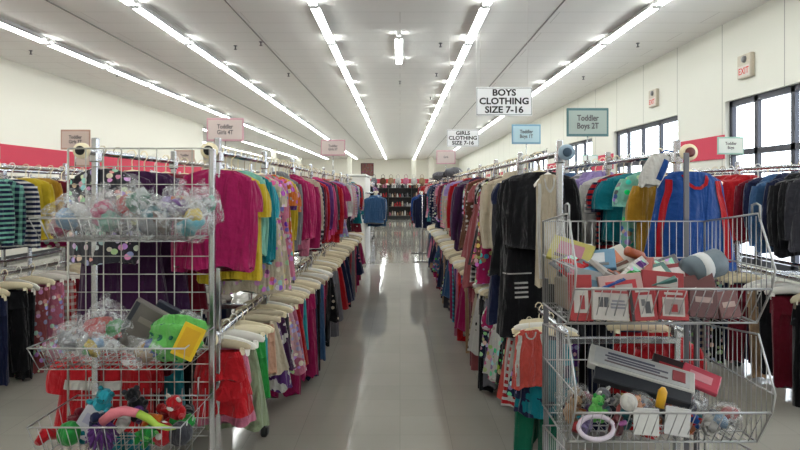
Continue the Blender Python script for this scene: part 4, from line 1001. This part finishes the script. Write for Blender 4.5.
# ------------------------------------------------------------------ more small things in the bins and baskets
q = random.Random(77)
cn = ['red','teal','yellow','purple','white','orange','blue','green','pink','black','tan','coral']
def prints(o_, col, c2):
    pass
spots = [(.68,2.40,1.20),(.76,2.48,1.25),(.90,2.48,1.21),(.95,2.37,1.19),(1.08,2.45,1.18),(1.10,2.33,1.14),(.80,2.30,1.15),(.90,2.31,1.16),(.70,2.34,1.16),(1.18,2.47,1.16),(1.02,2.41,1.19)]
for i, (x, y, z) in enumerate(spots):
    c = cn[i]; w_ = q.uniform(.09,.15)
    t = link('leaflet', None, None, (x, y, z), (q.uniform(-1.3,-.6), q.uniform(-.6,.6), q.uniform(-.8,.8)))
    tag(t, 'glossy printed leaflet with %s tones, %s' % (c, ['on the left of the top bin','behind the others in top bin','at the back centre of top bin','in the centre of the top bin','right of centre in the top bin','near the front of the top bin','in the front left of top bin','behind the red package in top bin','beside the left wires of top bin','at the back right of top bin','over the middle booklets of top bin'][i]), 'leaflet', 'leaflets scattered in the top wire bin')
    MB().box((0,0,0), (w_,.006,w_*.75), bev=.002).build('sheet', cloth('white' if i % 2 else 'grey', 'tie-dyed', c), t, False)
    MB().box((0,-.004,w_*.1), (w_*.7,.002,w_*.3)).build('picture', cloth(c, 'floral', 'white'), t, False)
for i, (x, y, z, cols) in enumerate(((.92,2.30,.66,['white','grey','blue']), (1.12,2.33,.66,['red','navy','white']), (.70,2.40,.67,['tan','brown','cream']), (1.22,2.26,.64,['light blue','red','tan']))):
    bagged(x, y, z, .06, .05, .05, 50+i, cols, 'small clear bag of %s bits in the middle bin' % cols[0], 'small clear bags in the middle wire bin', False)
for i in range(22):
    c = cn[(i*5) % 12]; x = .67+i*.0275; y = 2.27+(i*37 % 25)/100.0
    k = i % 3; b = MB()
    if k == 0: b.blob((0,0,0), (.03,.022,.02), .12, i, 12, 8).blob((.03,0,.015), (.014,.014,.014), 0, i, 8, 6)
    elif k == 1: b.tube([(-.04,0,0),(-.01,.01,.01),(.02,0,0),(.05,-.01,.01)], [.010,.014,.012,.006], 8)
    else: b.box((0,0,0), (.05,.03,.035), bev=.008).lathe([(.012,.016),(.012,.03)], seg=10)
    o = b.build('small_toy', [cm(PAL[c], .4, 'toy')], None, True, (x, y, .60+.02*(i % 2)+max(0, y-2.35)*.2), (q.uniform(-.6,.6), q.uniform(-.6,.6), q.uniform(0,6)))
    tag(o, 'small %s toy, %s from the left among those in the middle bin' % (c, ordn(i+1)), 'toy', 'small toys in the middle wire bin')
for i in range(14):
    c = ['red','maroon','black','teal','red','navy','white','red','purple','charcoal','orange','red','black','green'][i]
    x = -1.31+i*.036; y = 2.27+(i*31 % 22)/100.0; b = MB()
    if i % 2: b.blob((0,0,0), (.045,.035,.03), .18, i, 16, 10).blob((.03,0,.025), (.02,.02,.02), .05, i, 10, 6)
    else: b.tube([(-.06,0,.01),(-.02,.01,.03),(.03,0,.01),(.07,-.01,-.01)], [.014,.026,.022,.010], 10)
    o = b.build('small_toy', [cloth(c)], None, True, (x, y, .555+.03*(i % 3)), (q.uniform(-.6,.6), q.uniform(-.6,.6), q.uniform(0,6)))
    tag(o, 'small %s cloth toy, %s from the left in the lowest basket' % (c, ordn(i+1)), 'toy', 'small cloth toys in the lowest basket')

t = thing('baby_bib', 'white and blue cloth bib hanging crookedly at the rail end beside the blue tank', 'bib', (1.14, 2.70, 1.60), .2)
b = MB(); shell(b, [(.06,.025,.012,.03),(.045,.05,.018,.03),(.0,.062,.024,.01),(-.05,.060,.026,-.015),(-.085,.045,.02,-.03)], 24, 3, .002, .008); b.build('bib_cloth', cloth('white'), t)
drape(b, [(.05,.03),(.0,-.06)], .012).build('blue_stripe', cloth('blue'), t)
MB().tube([(.03,0,.055),(.06,0,.075),(.10,0,.070)], .004, 6).build('strap', cloth('blue'), t)

for o_ in COL.objects:
    if o_.get('label') == 'black long-sleeved shirt, nearest on the upper rail right of aisle': o_['label'] = 'wide black long-sleeved shirt right behind the narrow cream tank top, upper rail right of aisle'
    if o_.get('label', '').startswith('teal tie-dyed skirt, nearest'): o_['label'] = 'teal and navy skirt right behind the coral tank top, lower rail right of aisle'
